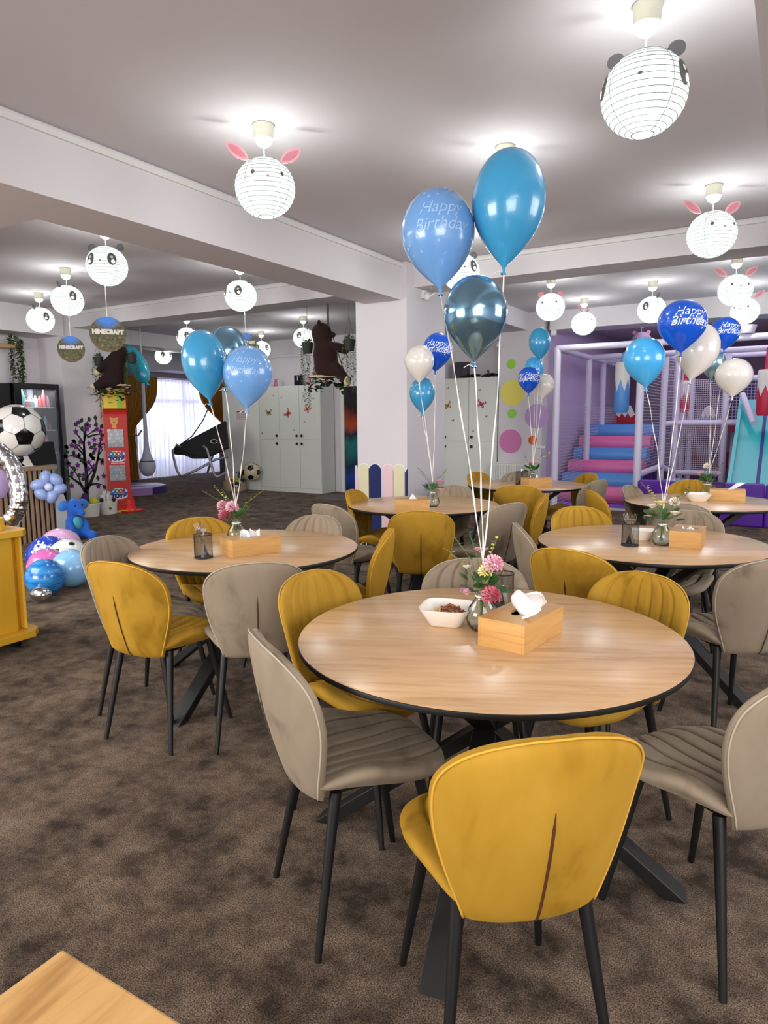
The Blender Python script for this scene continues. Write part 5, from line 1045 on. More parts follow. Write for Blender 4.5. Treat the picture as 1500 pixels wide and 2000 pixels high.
# ================================================================== BLUE PLUSH, BUCKETS, MACHINE
def skinfig(name, verts, edges, radii, m, parent, sub=2, loc=None):
    # one continuous plush body: overlapping tapered limbs fused by a voxel remesh
    mb = MB()
    for v, r in zip(verts, radii): mb.sphere(v, r, seg=16, rings=12)
    for a, b in edges:
        for q in range(1, 8): q /= 8; mb.sphere(Vector(verts[a]).lerp(Vector(verts[b]), q), radii[a]+(radii[b]-radii[a])*q, seg=14, rings=10)
    o = mb.build(name, m, parent); rm = o.modifiers.new('fuse', 'REMESH'); rm.mode = 'VOXEL'; rm.voxel_size = .013; rm.use_smooth_shade = True
    s = o.modifiers.new('soft', 'SMOOTH'); s.factor = .6; s.iterations = 5
    if loc: o.location = loc
    return o
PB = mat('plush_blue', (26, 92, 190), .95, sheen=.5, bump=(60, .5, .01)); PBL = mat('plush_teal', (74, 166, 186), .95); PLQ = mat('plush_light', (60, 130, 214), .95)
pl_ = fz(146, 1052, 0); t = thing('plush_toy', 'blue plush elephant-like toy with big ears sitting by the counter', 'toy', pl_, atan2(-pl_.y, -pl_.x)+.55)
# local: +x front, z up, height ~.42
V_ = [(0, 0, .1), (0, 0, .2), (.02, 0, .3), (.05, 0, .39), (.1, .09, .06), (.2, .12, .04), (.1, -.09, .06), (.2, -.12, .04), (.05, .09, .23), (.12, .1, .14), (.05, -.09, .23), (.12, -.1, .14), (.15, 0, .36), (.2, 0, .33)]
E_ = [(0, 1), (1, 2), (2, 3), (0, 4), (4, 5), (0, 6), (6, 7), (1, 8), (8, 9), (1, 10), (10, 11), (3, 12), (12, 13)]
skinfig('body', V_, E_, [.1, .095, .075, .1, .06, .055, .06, .055, .04, .038, .04, .038, .045, .035], PB, t)
for s in (-1, 1):
    M = Matrix.Translation((.0, s*.1, .42))@Matrix.Rotation(s*-.5, 4, 'X'); MB().sphere((0, 0, 0), 1, (.02, .075, .06), 16, 10, M.to_3x3()).build('ear', PLQ, t, smooth=True, loc=(.02, s*.13, .42)); MB().sphere((.13, s*.045, .42), .014, seg=10).build('eye', BLACKG, t, smooth=True)
MB().sphere((.085, 0, .2), 1, (.04, .065, .085), 16, 12).build('belly_patch', PBL, t, smooth=True)
MB().sphere((.02, 0, .46), 1, (.05, .04, .045), 12, 8).build('hair_tuft', PLQ, t, smooth=True)
CANV = mat('canvas_white', (226, 222, 214), .9)
def bucket(label, u, v, r, h, panda):
    p = fz(u, v, 0); t = thing('storage_bucket', label, 'bucket', p, atan2(-p.y, -p.x)); MB().lathe([(0, .0), (r*.86, 0), (r, h), (r*.96, h), (r*.82, .01), (0, .01)], 32).build('bucket_body', CANV, t, smooth=A35)
    MB().tube([(r*cos(a), r*sin(a), h-.012) for a in [2*pi*i/32 for i in range(32)]], .006, 6, True).build('hem', CANV, t)
    if panda:
        for s in (-1, 1): MB().sphere((r*.9, s*r*.62+.0, h+.02), 1, (.012, .03, .035), 12, 8).build('panda_ear', BLACK, t, smooth=True)
        for s in (-1, 1): MB().sphere((r*.97, s*.03+.03, h*.7), .007, seg=8, rings=6).build('eye', BLACK, t)
        MB().sphere((r*.95, .03, h*.45), 1, (.008, .022, .022), 10, 8).build('nose', mat('nose_brown', (110, 96, 84), .8), t)
    return t
b1 = bucket('white canvas bucket with a purple and a lime toy under the tree decal', 177, 1008, .145, .2, False)
b2 = bucket('white canvas bucket with black panda ears beside the vending machine', 212, 1003, .14, .21, True)
for dx, dz, r, c, l in ((-.07, .24, (.05, .05, .12), (70, 30, 100), 'dark purple toy standing in the plain canvas bucket'), (.06, .22, (.07, .06, .06), (200, 206, 50), 'lime green knitted toy in the plain canvas bucket'), (-.11, .2, (.03, .04, .1), (170, 50, 60), 'red toy at the edge of the plain canvas bucket')):
    tag(MB().sphere((0, 0, 0), 1, r, 16, 12).build('bucket_toy', mat('tk_%d' % c[0], c, .9, bump=(80, .5, .01)), None, smooth=True, loc=b1.location+Vector((CR.x*dx, CR.y*dx, dz))), l, 'toy', 'toys in the canvas buckets')
RR = random.Random(8)
for k in range(5): o = MB().lathe([(0, 0), (.028, 0), (.028, .26), (0, .26)], 12).build('paper_roll', WHITEM, None, smooth=A35, loc=b2.location+Vector((RR.uniform(-.06, .06), RR.uniform(-.06, .06), .02+.02*k))); o.rotation_euler = (RR.uniform(-.1, .1), RR.uniform(-.1, .1), 0); tag(o, 'white paper roll standing in the panda bucket', 'roll', 'paper rolls in the panda bucket')
# vending machine: red, curved top, two windows of capsules
RED = mat('machine_red', (190, 26, 12), .45); YEL = mat('machine_yellow', (240, 206, 20), .4); GRN = mat('machine_green', (150, 196, 40), .5); ORG = mat('machine_orange', (240, 150, 40), .5)
XV = -8.98; y0v = fx(224, 940, XV).y; y1v = fx(256, 975, XV).y; zv = fx(212, 800, XV).z; Wv = .34
pv = fz(236, 1000, 0); va = atan2(-pv.y, -pv.x)+.0
t = thing('vending_machine', 'tall red toy capsule vending machine with a yellow header', 'vending machine', pv, va)  # local +x faces the camera
H1 = 1.62
prof = [(0, 0), (.2, 0), (.2, H1-.12)]+[(.2-.12*(1-cos(a)), H1-.12+.12*sin(a)) for a in [pi/2*i/6 for i in range(1, 7)]]+[(0, H1)]
bd = MB(); n = len(prof); vs = [(x-.2, -.17, z) for x, z in prof]+[(x-.2, .17, z) for x, z in prof]; bd.add(vs, [tuple(range(n))[::-1], tuple(range(n, 2*n))]+[(i, (i+1) % n, n+(i+1) % n, n+i) for i in range(n)]); bd.build('cabinet', RED, t)
MB().box((-.18, -.155, H1), (-.06, .16, H1+.30)).build('header_yellow', YEL, t, bevel=.004); MB().box((-.19, .04, H1), (-.055, .12, H1+.28)).build('header_green', GRN, t); MB().box((-.19, .12, H1), (-.05, .17, H1+.28)).build('header_orange', ORG, t)
MB().box((-.21, -.19, -.0), (.04, .19, .03)).build('base_plate', YEL, t)
MV = Matrix(((0, 0, 1, 0), (1, 0, 0, 0), (0, 1, 0, 0), (0, 0, 0, 1)))   # local xy of print -> y,z on the front
def front(x, y, h=.001): return Matrix.Translation((x, 0, 0))@MV@Matrix.Translation((y, 0, 0))
WIN = [(1.02, 1.30), (.50, .74)]
RR = random.Random(5)
for za, zb in WIN:
    wn_ = MB().box((.0, -.125, za), (.006, .105, zb)).build('window_recess', mat('recess_dark', (140, 126, 134), .7), t)
    for r_ in range(5):
        for c_ in range(4 if r_ % 2 else 5):
            col = RR.choice(((170, 174, 180), (124, 156, 164), (170, 130, 146), (186, 180, 182), (118, 140, 162), (176, 156, 168)))
            MB().sphere((.004, -.100+c_*.0465+.023*(r_ % 2), za+.027+r_*(zb-za-.05)/4), .0285, seg=14, rings=10).build('capsule', mat('cap_%d%d' % (col[0], col[1]), col, .25), t, smooth=True)
    MB().box((.034, -.125, za), (.036, .105, zb)).build('window_pane', mat('clear_acrylic', (235, 240, 245), .05, alpha=.16), wn_)
def panel_text(words, zc, size, cols, yoff=-.01, x=.002):
    # white blob then coloured letters
    tot = len(words)*size*.72; MB().prism(circ(tot/2+.01, 28, yoff, zc, size*.62), front(x, 0), .0012).build('logo_backing', WHITEM, t)
    for i, ch in enumerate(words):
        vs, fs = text_mesh(ch, size, bold=.035*size*3); M = front(x+.0015, 0)@Matrix.Translation((yoff-tot/2+size*.36+i*size*.72, zc, 0)); MB().add([M@Vector(v) for v in vs], fs).build('lettering', mat('ltr_%d%d' % (cols[i][0], cols[i][1]), cols[i], .5), t)
CB, CG, CR_ = (20, 90, 180), (30, 150, 90), (210, 50, 60)
for zc in (.915, .33): panel_text('COOL', zc, .082, (CB, CG, CR_, CB)); panel_text('TOYS', zc-.075, .082, ((30, 40, 130),)*4)
vs, fs = text_mesh('welcome to play', .03, bold=.001); M = front(.002, 0)@Matrix.Translation((0, .775, 0)); MB().add([M@Vector(v) for v in vs], fs).build('lettering', WHITEM, t)
lion = MB().prism(circ(.055, 20, -.02, 1.42), front(.001, 0), .003).build('lion_face', mat('lion_tan', (226, 160, 80), .6), t)
for s in (-1, 1): MB().prism(circ(.02, 12, -.02+s*.045, 1.465), front(.001, 0), .003).build('lion_ear', MATS['lion_tan'], t); MB().prism(circ(.006, 8, -.02+s*.02, 1.43), front(.0045, 0), .001).build('lion_eye', BLACK, t)
MB().prism(circ(.012, 8, -.02, 1.405), front(.0045, 0), .001).build('lion_nose', BLACK, t); MB().prism(circ(.035, 12, -.02, 1.345), front(.0005, 0), .003).build('lion_body', MATS['lion_tan'], t)
# red cone
pc_ = fz(253, 998, 0); t = thing('traffic_cone', 'bright red plastic cone in front of the vending machine', 'cone', pc_); RC = mat('cone_red', (232, 24, 20), .35); MB().lathe([(0, .42), (.022, .42), (.035, .38), (.10, .06), (.115, .03), (.115, .0)], 28).build('cone_body', RC, t, smooth=A35); MB().box((-.17, -.17, 0), (.17, .17, .022)).build('cone_base', RC, t, bevel=.008)
# ================================================================== HANGING DISCS
def disc_mat():
    m = bpy.data.materials.new('disc_print'); m.use_nodes = True; nt = m.node_tree; b = nt.nodes['Principled BSDF']; N = nt.nodes.new; L = nt.links.new
    tc = N('ShaderNodeTexCoord'); sp = N('ShaderNodeSeparateXYZ'); L(tc.outputs['Generated'], sp.inputs[0]); v = N('ShaderNodeTexVoronoi'); v.distance = 'CHEBYCHEV'; v.inputs['Scale'].default_value = 22; L(tc.outputs['Generated'], v.inputs[0])
    r = N('ShaderNodeValToRGB'); L(v.outputs['Color'], r.inputs[0]); e = r.color_ramp.elements; e[0].position = .1; e[0].color = (*s2l((40, 40, 24)), 1); e[1].position = .9; e[1].color = (*s2l((120, 116, 60)), 1); x = e.new(.5); x.color = (*s2l((72, 82, 34)), 1); x = e.new(.7); x.color = (*s2l((96, 64, 44)), 1)
    d = N('ShaderNodeVectorMath'); d.operation = 'DISTANCE'; L(tc.outputs['Generated'], d.inputs[0]); d.inputs[1].default_value = (1, .5, 1.02); r2 = N('ShaderNodeValToRGB'); L(d.outputs['Value'], r2.inputs[0]); r2.color_ramp.elements[0].position = .2; r2.color_ramp.elements[0].color = (1, 1, 1, 1); r2.color_ramp.elements[1].position = .42; r2.color_ramp.elements[1].color = (0, 0, 0, 1)
    mx = N('ShaderNodeMix'); mx.data_type = 'RGBA'; L(r2.outputs[0], mx.inputs[0]); L(r.outputs[0], mx.inputs[6]); mx.inputs[7].default_value = (*s2l((60, 120, 206)), 1); L(mx.outputs[2], b.inputs['Base Color']); b.inputs['Roughness'].default_value = .5; return m
DM = disc_mat()
for u, v, wpx, lu, lv, lab in ((211, 653, 67, 209, 520, 'larger round printed picture disc lettered in blocky capitals, hanging from a lantern'), (139, 682, 50, 132, 587, 'smaller round printed picture disc lettered in blocky capitals, hanging from a lantern'), (480, 672, 42, 470, 578, 'printed disc mostly hidden behind the left cluster of blue balloons')):
    L_ = fz(lu, lv, ZL); dist = (L_-O).dot(CF); p = fx(u, v, L_.x) ; p = Vector((L_.x, L_.y, 0)); d = ray(u, v); k = hypot(L_.x, L_.y)/hypot(d.x, d.y); p = O+d*k; r = wpx*k/FPX/2
    t = thing('picture_disc', lab, 'decoration', p, atan2(-p.y, -p.x), 'printed discs hanging from lanterns')
    MB().prism(circ(r, 48), Matrix.Translation((-.003, 0, 0))@MV, .006).build('disc', DM, t); vs, fs = text_mesh('MINECRAFT', r*.34, bold=.004, spacing=1.02); M = front(.0045, 0)@Matrix.Translation((0, r*.13, 0)); MB().add([M@Vector((a*.92, b, c)) for a, b, c in vs], fs).build('lettering', mat('letter_grey', (206, 202, 196), .6), t)
    MB().tube([(0, 0, r), (0, 0, L_.z-LR*.9-p.z)], .0025, 5).build('string', WHITEM, t)
# ================================================================== SWINGS WITH BEARS
BRN = mat('plush_brown', (40, 15, 12), .95, sheen=.2, bump=(70, .6, .012)); CRM = mat('plush_cream', (214, 200, 160), .95, bump=(70, .6, .012)); ROPE = mat('rope_brown', (98, 78, 56), .9); SEATW = wood('swing_board', (214, 186, 150), (190, 158, 120), (232, 210, 178))
def garland(t, p, L, seed, n=46):
    R = random.Random(seed); lf = MB(); fl = MB(); f2 = MB()
    for k in range(n*2): q = Vector((R.uniform(-L/2, L/2)*CR.x, R.uniform(-L/2, L/2)*CR.y, R.gauss(0, .045))); q.x = (q.x); a = R.uniform(0, 6.28); d = Vector((cos(a), sin(a), R.uniform(-.7, .5))).normalized(); leafquad(lf, Vector((CR.x, CR.y, 0))*R.uniform(-L/2, L/2)+Vector((R.gauss(0, .03), R.gauss(0, .03), R.gauss(-.02, .05))), d, Vector((.2, .3, 1)).normalized(), .085, .06)
    for k in range(7): q = Vector((CR.x, CR.y, 0))*R.uniform(-L/2, L/2)+Vector((0, -.04, R.gauss(-.03, .03)))-Vector((CF.x, CF.y, 0))*.05; flower_head(fl if k % 2 else f2, q, .035, 'rose', R)
    o = lf.build('garland_leaves', DKLEAF, t); o.location = p; o = fl.build('garland_flowers', PETW, t); o.location = p; o = f2.build('garland_blossoms', BLUSH, t); o.location = p
def ropes(t, top, pts, r=.006):
    mb = MB()
    for p in pts: mb.tube([p, top], r, 6)
    mb.build('ropes', ROPE, t)
yb_ = 7.05; seat = fd(645, 733, 8.6); topb = fz(640, 593, 2.80); seat = Vector((topb.x, topb.y, fd(645, 733, (topb-O).dot(CF)).z))
sw = thing('hanging_swing', 'wooden board swing with a leaf garland before the left side of the white column', 'swing', seat, 0); RX = Vector((CR.x, CR.y, 0)); FX = Vector((CF.x, CF.y, 0))
Ms = Matrix((tuple(RX), tuple(FX), (0, 0, 1))).transposed().to_4x4(); MB().box((-.22, -.1, -.015), (.22, .1, .005), Ms).build('seat_board', SEATW, sw, bevel=.003)
th = topb.z-seat.z; ropes(sw, Vector((0, 0, th-.22)), [Ms@Vector(q) for q in ((-.2, -.08, 0), (-.2, .08, 0), (.2, -.08, 0), (.2, .08, 0))], .005); MB().tube([(0, 0, th-.24), (.0, 0, th)], .014, 8).build('top_knot', ROPE, sw); garland(sw, Vector((0, 0, -.05)), .5, 3)
tb_ = thing('teddy_bear', 'dark brown plush bear sitting on the swing, facing right', 'toy', seat+Vector((0, 0, .006)), atan2(CR.y, CR.x))
V_ = [(-.03, 0, .1), (-.04, 0, .25), (-.06, 0, .38), (-.08, 0, .50), (.0, .1, .34), (.12, .11, .33), (.2, .09, .3), (.0, -.1, .34), (.12, -.11, .33), (.2, -.09, .31), (.1, .09, .06), (.19, .1, -.06), (.1, -.09, .06), (.2, -.1, -.04)]
E_ = [(0, 1), (1, 2), (2, 3), (2, 4), (4, 5), (5, 6), (2, 7), (7, 8), (8, 9), (0, 10), (10, 11), (0, 12), (12, 13)]
skinfig('body', V_, E_, [.15, .15, .11, .125, .055, .05, .045, .055, .05, .045, .075, .05, .075, .05], BRN, tb_)
for s in (-1, 1): MB().sphere((-.1, s*.09, .6), 1, (.025, .045, .045), 12, 8).build('ear', BRN, tb_, smooth=True); MB().sphere((.22, s*.1, -.07), 1, (.04, .06, .07), 14, 10).build('paw_pad', CRM, tb_, smooth=True); MB().sphere((.02, s*.05, .53), .012, seg=8, rings=6).build('eye', BLACKG, tb_)
MB().sphere((.04, 0, .48), 1, (.05, .05, .04), 14, 10).build('muzzle', BRN, tb_, smooth=True)
def plantb(label, u, v, vt, seed, strands, X=None):
    tp_ = fz(u, vt, 2.80); k = (tp_-O).dot(CF); p = Vector((tp_.x, tp_.y, fd(u, v, k).z)); ivy(label, p, strands, .13, 2.80-p.z, seed, .07, m=mat('ivy_pale', (104, 124, 84), .55, noise=(40, (46, 62, 40), 2, .35, .65)), lw=.017)
plantb('potted trailing plant hanging left of the brown bear', 599, 668, 598, 5, [(-.07, .5), (-.04, .72), (.0, .8), (.04, .78), (.08, .5), (.1, .45), (-.09, .4)])
plantb('potted trailing plant hanging right of the brown bear, before the column edge', 681, 662, 588, 6, [(-.07, .5), (-.03, .4), (.02, .45), (-.09, .35), (.05, .62)])
dl = 10.3; s2 = fd(225, 752, dl); sw2 = thing('hanging_swing', 'wooden board swing with flowers behind the larger printed disc', 'swing', s2, 0)
MB().box((-.2, -.09, -.015), (.2, .09, .005), Ms).build('seat_board', SEATW, sw2, bevel=.003); ropes(sw2, Vector((0, 0, 2.66-s2.z)), [Ms@Vector(q) for q in ((-.1, -.08, 0), (-.1, .08, 0), (.12, -.08, 0), (.12, .08, 0))], .006); garland(sw2, Vector((0, 0, -.08)), .6, 8)
t = thing('panda_plush', 'dark plush animal with cream paws on the swing behind the printed disc', 'toy', s2+Vector((0, 0, .006)), atan2(CR.y, CR.x)+pi)
V_ = [(0, 0, .1), (-.02, 0, .25), (-.05, 0, .36), (-.1, 0, .46), (.1, .1, .3), (.2, .1, .2), (.1, -.1, .3), (.2, -.1, .2), (.12, .08, .05), (.24, .1, -.02), (.12, -.08, .05), (.24, -.1, -.02)]
skinfig('body', V_, [(0, 1), (1, 2), (2, 3), (2, 4), (4, 5), (2, 6), (6, 7), (0, 8), (8, 9), (0, 10), (10, 11)], [.16, .15, .13, .12, .05, .045, .05, .045, .08, .055, .08, .055], mat('plush_dark', (38, 16, 18), .95, bump=(70, .6, .012)), t)
for s in (-1, 1): MB().sphere((.28, s*.1, -.03), 1, (.06, .05, .045), 14, 10).build('paw_pad', CRM, t, smooth=True); MB().sphere((.22, s*.1, .18), .05, seg=12).build('hand_pad', CRM, t, smooth=True)
MB().sphere((-.02, 0, .5), 1, (.08, .08, .07), 14, 10).build('cream_face', CRM, t, smooth=True)
for (u, v, sd_, lab, st_) in ((192, 697, 21, 'potted trailing plant left of the printed disc swing', [(-.06, .3), (-.02, .75), (.0, .9), (.03, .5), (-.05, .6)]), (257, 692, 22, 'potted trailing plant right of the printed disc swing', [(-.09, .5), (-.05, .6), (.05, .4), (.08, .5), (.1, .45), (-.1, .55)])):
    p = fd(u, v, dl-.1); ivy(lab, p, st_, .13, 2.66-p.z, sd_, .07, m=IVY, lw=.017)
# teal balloon of the far swing (leaf-like foil) beside the curtain
p = fd(268, 712, 10.9); t = thing('teal_balloon', 'long teal balloon beside the mustard curtain', 'balloon', p); Mx = facing((fd(250, 690, 10.9)-fd(281, 750, 10.9)).normalized(), -CF).to_3x3(); MB().sphere((0, 0, 0), 1, (.15, .1, .33), 24, 16, Mx).build('skin', mat('teal_latex', (40, 160, 190), .2, coat=.4), t, smooth=True); MB().cyl(Mx@Vector((0, 0, -.31)), Mx@Vector((0, 0, -.38)), .012, .03, 10).build('tail', MATS['teal_latex'], t)
# ================================================================== PLAY FRAME
PAD = mat('white_padding', (206, 200, 222), .5); NETW = mat('white_net', (190, 182, 200), .8)
yF = 9.96; XL = fy(1086, 800, yF).x; XM = fy(1249, 800, yF).x; zR = fy(1086, 681, yF).z
yB = fx(1149, 760, XL).y; yB2 = yB+1.0; zf = 2.2
fr = thing('play_structure', 'tall white padded climbing frame around the foam stairs and ball pit', 'play frame', (0, 0, 0))
def post(p0, p1, r=.052, lab='padded_post'): return MB().cyl(p0, p1, r, seg=16).build(lab, PAD, fr, smooth=A35)
XR1 = fy(1320, 800, 12.3).x; XR2 = fy(1417, 800, 12.3).x; yR = 12.3; XE = 3.2
for x, y, h in ((XL, yF, zR), (XM, yF, zR), (XL, yB, zR), (XL+.0, yB2, zR), (XM, yR-.35, zR), (XR1, yR, zR), (XR2, yR, zR), (XR2+1.3, yR, zR), (XE, yF, zR), (XM, 14.2, zR), (XR1, 14.2, zR), (XR2, 14.2, zR)): post((x, y, 0), (x, y, h))
for a, b in (((XL, yF, zR), (XE, yF, zR)), ((XL, yF, zR), (XL, 14.2, zR)), ((XM, yF, zR), (XM, 14.2, zR)), ((XL, yB, zR), (XE, yB, zR)), ((XL, yB2, zR), (XE, yB2, zR)), ((XR1, yR, 1.32), (XR2+1.3, yR, 1.32)), ((XM, yR-.35, 1.3), (XR1, yR, 1.32)), ((XR1, yR, .5), (XR2, yR, .5)), ((XM, yF, .62), (XM, yR-.35, .62)), ((XM, yR-.35, .62), (XR1, yR, .5)), ((XM, 14.2, 1.32), (XR2, 14.2, 1.32)), ((XM, yF, zR-.5), (XM, yR, zR-.5)) if False else ((XR2, yR, zR-.4), (XR2+1.3, yR, zR-.4))): post(a, b, .045, 'padded_rail')
def net(o, ux, uy, nu, nv, name='safety_net', w_=.0035):
    """o origin, ux/uy edge vectors"""
    o = Vector(o); ux = Vector(ux); uy = Vector(uy); n = ux.cross(uy).normalized(); m = MB(); a = ux.normalized(); b = uy.normalized()
    for i in range(nu+1): p = o+ux*(i/nu); m.add([p-a*w_, p+a*w_, p+uy+a*w_, p+uy-a*w_], [(0, 1, 2, 3)])
    for j in range(nv+1): p = o+uy*(j/nv)+n*.002; m.add([p-b*w_, p+b*w_, p+ux+b*w_, p+ux-b*w_], [(0, 1, 2, 3)])
    return tag(m.build(name, NETW, fr), kind='stuff')
net((XR1, yR, .5), (XR2-XR1, 0, 0), (0, 0, zR-.9), 24, 44)
net((XR2, yR, 1.32), (1.3, 0, 0), (0, 0, .7), 26, 14)
net((XM, yF, .62), (0, yR-.35-yF, 0), (0, 0, zR-.62), 44, 40)
net((XL, yF+.1, .1), (0, 14.1-yF, 0), (0, 0, 1.5), 84, 32)
net((XM, yR-.35, .62), (XR1-XM, .35, 0), (0, 0, zR-.62), 14, 40)
# foam stairs
RB = mat('vinyl_blue', (84, 150, 220), .4); RP = mat('vinyl_pink', (226, 112, 166), .4); st = thing('foam_stairs', 'padded foam stairs of alternating pink and blue rolls inside the white frame', 'stairs', (0, 0, 0))
xs0, xs1 = -3.27, -2.04
for k in range(6):
    y = 10.97+.325*k; z = .215+.192*k; c = RP if k % 2 == 0 else RB; m = MB(); n = 12
    prof = [(y+.34, z-.13), (y, z-.125)]+[(y-.10*sin(pi*i/n), z-.115+.23*(.5-.5*cos(pi*i/n))) for i in range(n+1)]+[(y+.34, z+.115)]
    vs = [(xs0+.02, a, b) for a, b in prof]+[(xs1-.02, a, b) for a, b in prof]; q = len(prof); m.add(vs, [tuple(range(q)), tuple(range(2*q-1, q-1, -1))]+[(i, (i+1) % q, q+(i+1) % q, q+i) for i in range(q)]); m.build('foam_roll', c, st, smooth=A35, bevel=0)
MB().box((xs0, 10.82, 0), (xs1+.1, 11.0, .085)).build('purple_mat', mat('vinyl_violet', (130, 76, 200), .4), st, bevel=.01); MB().box((xs0, 10.76, 0), (xs1+.1, 10.82, .03)).build('edge_strip', WHITE, st)
for k in range(6): MB().box((xs0+.03, 11.1+.325*k, 0), (xs1-.03, 11.35+.325*k, .1+.192*k)).build('foam_core', PLM[1], st)
MB().box((xs0, 13.0, 1.1), (xs1, 14.3, 1.3)).build('landing', PLM[1], st)
# mountains
def mountain(label, u, v0, v1, Y, wpx, c):
    p = fy(u, v1, Y); zt = fy(u, v0, Y).z; w_ = abs(fy(u+wpx/2, v1, Y).x-p.x); h = zt-p.z; t = thing('foam_mountain', label, 'foam shape', (p.x, Y, p.z)); M = Matrix(((1, 0, 0, 0), (0, 0, -1, 0), (0, 1, 0, 0), (0, 0, 0, 1)))
    MB().prism([(-w_, 0), (w_, 0), (w_*.62, h*.52), (w_*.38, h*.40), (w_*.2, h*.62), (0, h*.42), (-w_*.2, h*.62), (-w_*.38, h*.42), (-w_*.6, h*.55)], M, .12).build('mountain_base', c, t); MB().prism([(w_*.62, h*.52), (w_*.3, h*.94), (0, h), (-w_*.3, h*.94), (-w_*.6, h*.55), (-w_*.38, h*.42), (-w_*.2, h*.62), (0, h*.42), (w_*.2, h*.62), (w_*.38, h*.40)], M, .12).build('snow_cap', WHITEM, t); return t
REDF = mat('foam_red', (170, 24, 44), .6)
mountain('red foam mountain with a white peak at the top of the stairs', 1222, 790, 833, 14.1, 58, REDF)
mountain('teal foam mountain with a white peak behind the net', 1383, 793, 834, 14.1, 46, mat('foam_teal', (30, 130, 140), .6))
mountain('dark red foam mountain at the right edge behind the slide', 1496, 800, 830, 13.2, 50, REDF)
def bag(label, u, v0, v1, wpx, Y, c, top):
    p1 = fy(u, v1, Y); p0 = fy(u, v0, Y); r = wpx/2*(p1-O).dot(CF)/FPX; L = p0.z-p1.z; t = thing('punch_bag', label, 'punch bag', p1)
    MB().lathe([(0, 0), (r*.8, .0), (r, .05), (r, L*.42)], 24).build('lower_sleeve', c, t, smooth=A35); MB().lathe([(r*.999, L*.42), (r*.999, L-.03), (r*.9, L), (0, L)], 24).build('upper_sleeve', top, t, smooth=A35)
    m = MB(); n = 6
    for i in range(n*10):
        h = lambda q: L*(.42+.24*(1-abs(2*(q % 1)-1)))
        a, b = 2*pi*i/(n*10), 2*pi*(i+1)/(n*10); rr = r*1.008; m.add([(rr*cos(a), rr*sin(a), L*.415), (rr*cos(b), rr*sin(b), L*.415), (rr*cos(b), rr*sin(b), h((i+1)/10)), (rr*cos(a), rr*sin(a), h(i/10))], [(0, 1, 2, 3)])
    m.build('zigzag', c, t); MB().cyl((0, 0, L), (0, 0, zR-p1.z), .03, .02, 10).build('strap', c, t); return t
bag('blue and white zigzag punch bag hanging above the foam stairs', 1213, 708, 806, 28, 11.2, RB, WHITEM)
bag('red and white zigzag punch bag at the right edge', 1492, 722, 812, 30, 11.6, mat('bag_red', (190, 30, 66), .5), WHITEM)
bag('red punch bag behind the net of the play frame', 1336, 745, 806, 18, 13.2, MATS['bag_red'], WHITEM)
# padded walls, ball pit
VIO = mat('vinyl_purple_bright', (84, 22, 150), .35)
wl = thing('padded_wall', 'low bright purple padded wall in front of the ball pit', 'wall pad', (XM+.03, yF, 0)); n = 3
xw = [0, 1.55, 3.1, 4.6]
for k in range(3): MB().box((xw[k]+.003, -.08, 0), (xw[k+1]-.003, .07, .56)).build('pad', VIO, wl, bevel=.025)
tag(MB().box((XM+.1, yF+.1, .0), (XR2+.1, yR-.05, .16)).build('ball_pit_floor', PLM[1]), 'purple floor pad under the loose balls of the ball pit', 'mat')
BC = [mat('pit_ball_%d' % i, c, .3, coat=.3) for i, c in enumerate(((196, 150, 210), (120, 60, 160), (80, 190, 190), (214, 120, 150), (220, 214, 226), (90, 120, 200)))]
bms = []
for mm in BC: o = MB().sphere((0, 0, 0), .035, seg=12, rings=8).build('pit_ball', mm, None, smooth=True); bms.append(o)
BN = ('lilac', 'purple', 'turquoise', 'pink', 'white', 'blue'); RR = random.Random(21); cnt = 0
for j in range(40):
    for i in range(40):
        x = XM+.18+.07*i+.035*(j % 2); y = yF+.16+.062*j
        if x > XR2+.05 or y > yR-.12 or cnt >= 290: continue
        if (Vector((x, y, .4))-O).normalized().dot(CF) < .1: continue
        k = RR.randrange(6); b = bms[k] if b'' == 0 else bms[k].copy(); COL.objects.link(b); b.location = (x+RR.uniform(-.006, .006), y, .38+RR.uniform(-.012, .02)+.05*sin(x*3)*sin(y*4)); tag(b, 'small %s plastic ball in the ball pit behind the purple wall' % BN[k], 'ball', 'plastic balls in the ball pit'); cnt += 1
for o in bms: bpy.data.objects.remove(o)
m = MB()
for j in range(2):
    for i in range(900): m.sphere((RR.uniform(XM+.16, XR2+.05), RR.uniform(yF+.14, yR-.1), .21+.065*j+RR.uniform(0, .03)), .035, seg=6, rings=4)
tag(m.build('loose_balls', BC[0], None, smooth=True), 'lower layers of mixed plastic balls filling the ball pit', 'balls', kind='stuff')
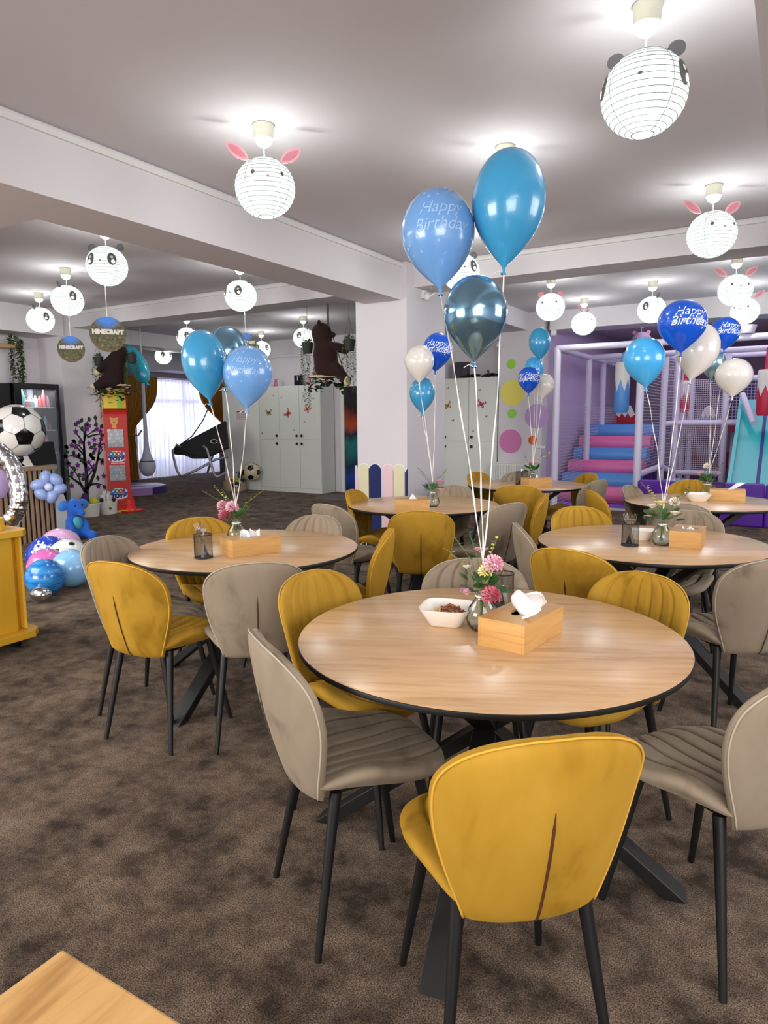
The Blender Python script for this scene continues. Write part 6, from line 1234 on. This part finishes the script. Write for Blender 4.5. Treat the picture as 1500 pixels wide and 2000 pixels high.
# slide
sl = thing('slide', 'wide turquoise slide with navy, green and yellow stripes at the right edge', 'slide', (0, 0, 0)); TEAL = mat('slide_teal', (40, 178, 184), .25, coat=.4)
xa_ = fy(1424, 935, 10.25).x; sb_ = []; N_ = 16
def slz(q): return 1.42*(1-q)**1.25+.26
def slide_strip(x0, x1, dz, name, m, th=.04):
    mb = MB(); vs = []
    for i in range(N_+1):
        q = i/N_; y = 12.2-1.95*q; z = slz(q)+dz; vs += [(x0, y, z), (x1, y, z), (x1, y, z-th), (x0, y, z-th)]
    fs = []
    for i in range(N_):
        for k in range(4): fs.append((i*4+k, i*4+(k+1) % 4, (i+1)*4+(k+1) % 4, (i+1)*4+k))
    fs += [(0, 1, 2, 3), tuple(range(N_*4, N_*4+4))]; mb.add(vs, fs).build(name, m, sl, smooth=A35)
slide_strip(xa_, xa_+2.2, 0, 'slide_bed', TEAL); slide_strip(xa_-.05, xa_+.0, .1, 'side_wall', TEAL, .2)
for dx, c in ((.30, (14, 40, 120)), (.62, (30, 150, 70)), (.96, (200, 210, 50)), (1.3, (14, 40, 120))): slide_strip(xa_+dx, xa_+dx+.045, .006, 'stripe', mat('stripe_%d' % c[0], c, .4), .01)
tag(MB().box((XR2+.05, 12.38, 1.34), (XE, 12.44, 2.05)).build('purple_panel', mat('panel_deep_purple', (60, 22, 104), .6)), 'deep purple panel behind the top of the slide', 'panel')
tag(MB().cyl(fy(1450, 770, 12.0), fy(1472, 826, 11.6), .045, seg=14).build('slanted_pad', PAD, None, smooth=A35), 'slanting padded beam beside the top of the slide', 'beam')
tag(MB().box((XM-.1, 13.9, 1.14), (XR2+1, 14.6, 1.3)).build('upper_deck', mat('deck_maroon', (120, 30, 60), .7)), 'maroon padded upper deck behind the net', 'deck')
tag(MB().box((XR1-.2, 14.3, .45), (XR2+.1, 14.4, .75)).build('maroon_pad', MATS['deck_maroon']), 'low maroon pad behind the lower net', 'pad')
p = fy(1462, 636, 10.3); t = thing('ceiling_spotlight', 'white plastic fitting clamped on the top rail at the right edge', 'lamp', (p.x, yF, zR+.045)); MB().lathe([(0, .0), (.09, .0), (.12, .1), (.1, .1), (0, .02)], 20).build('fitting', PAD, t, smooth=A35)
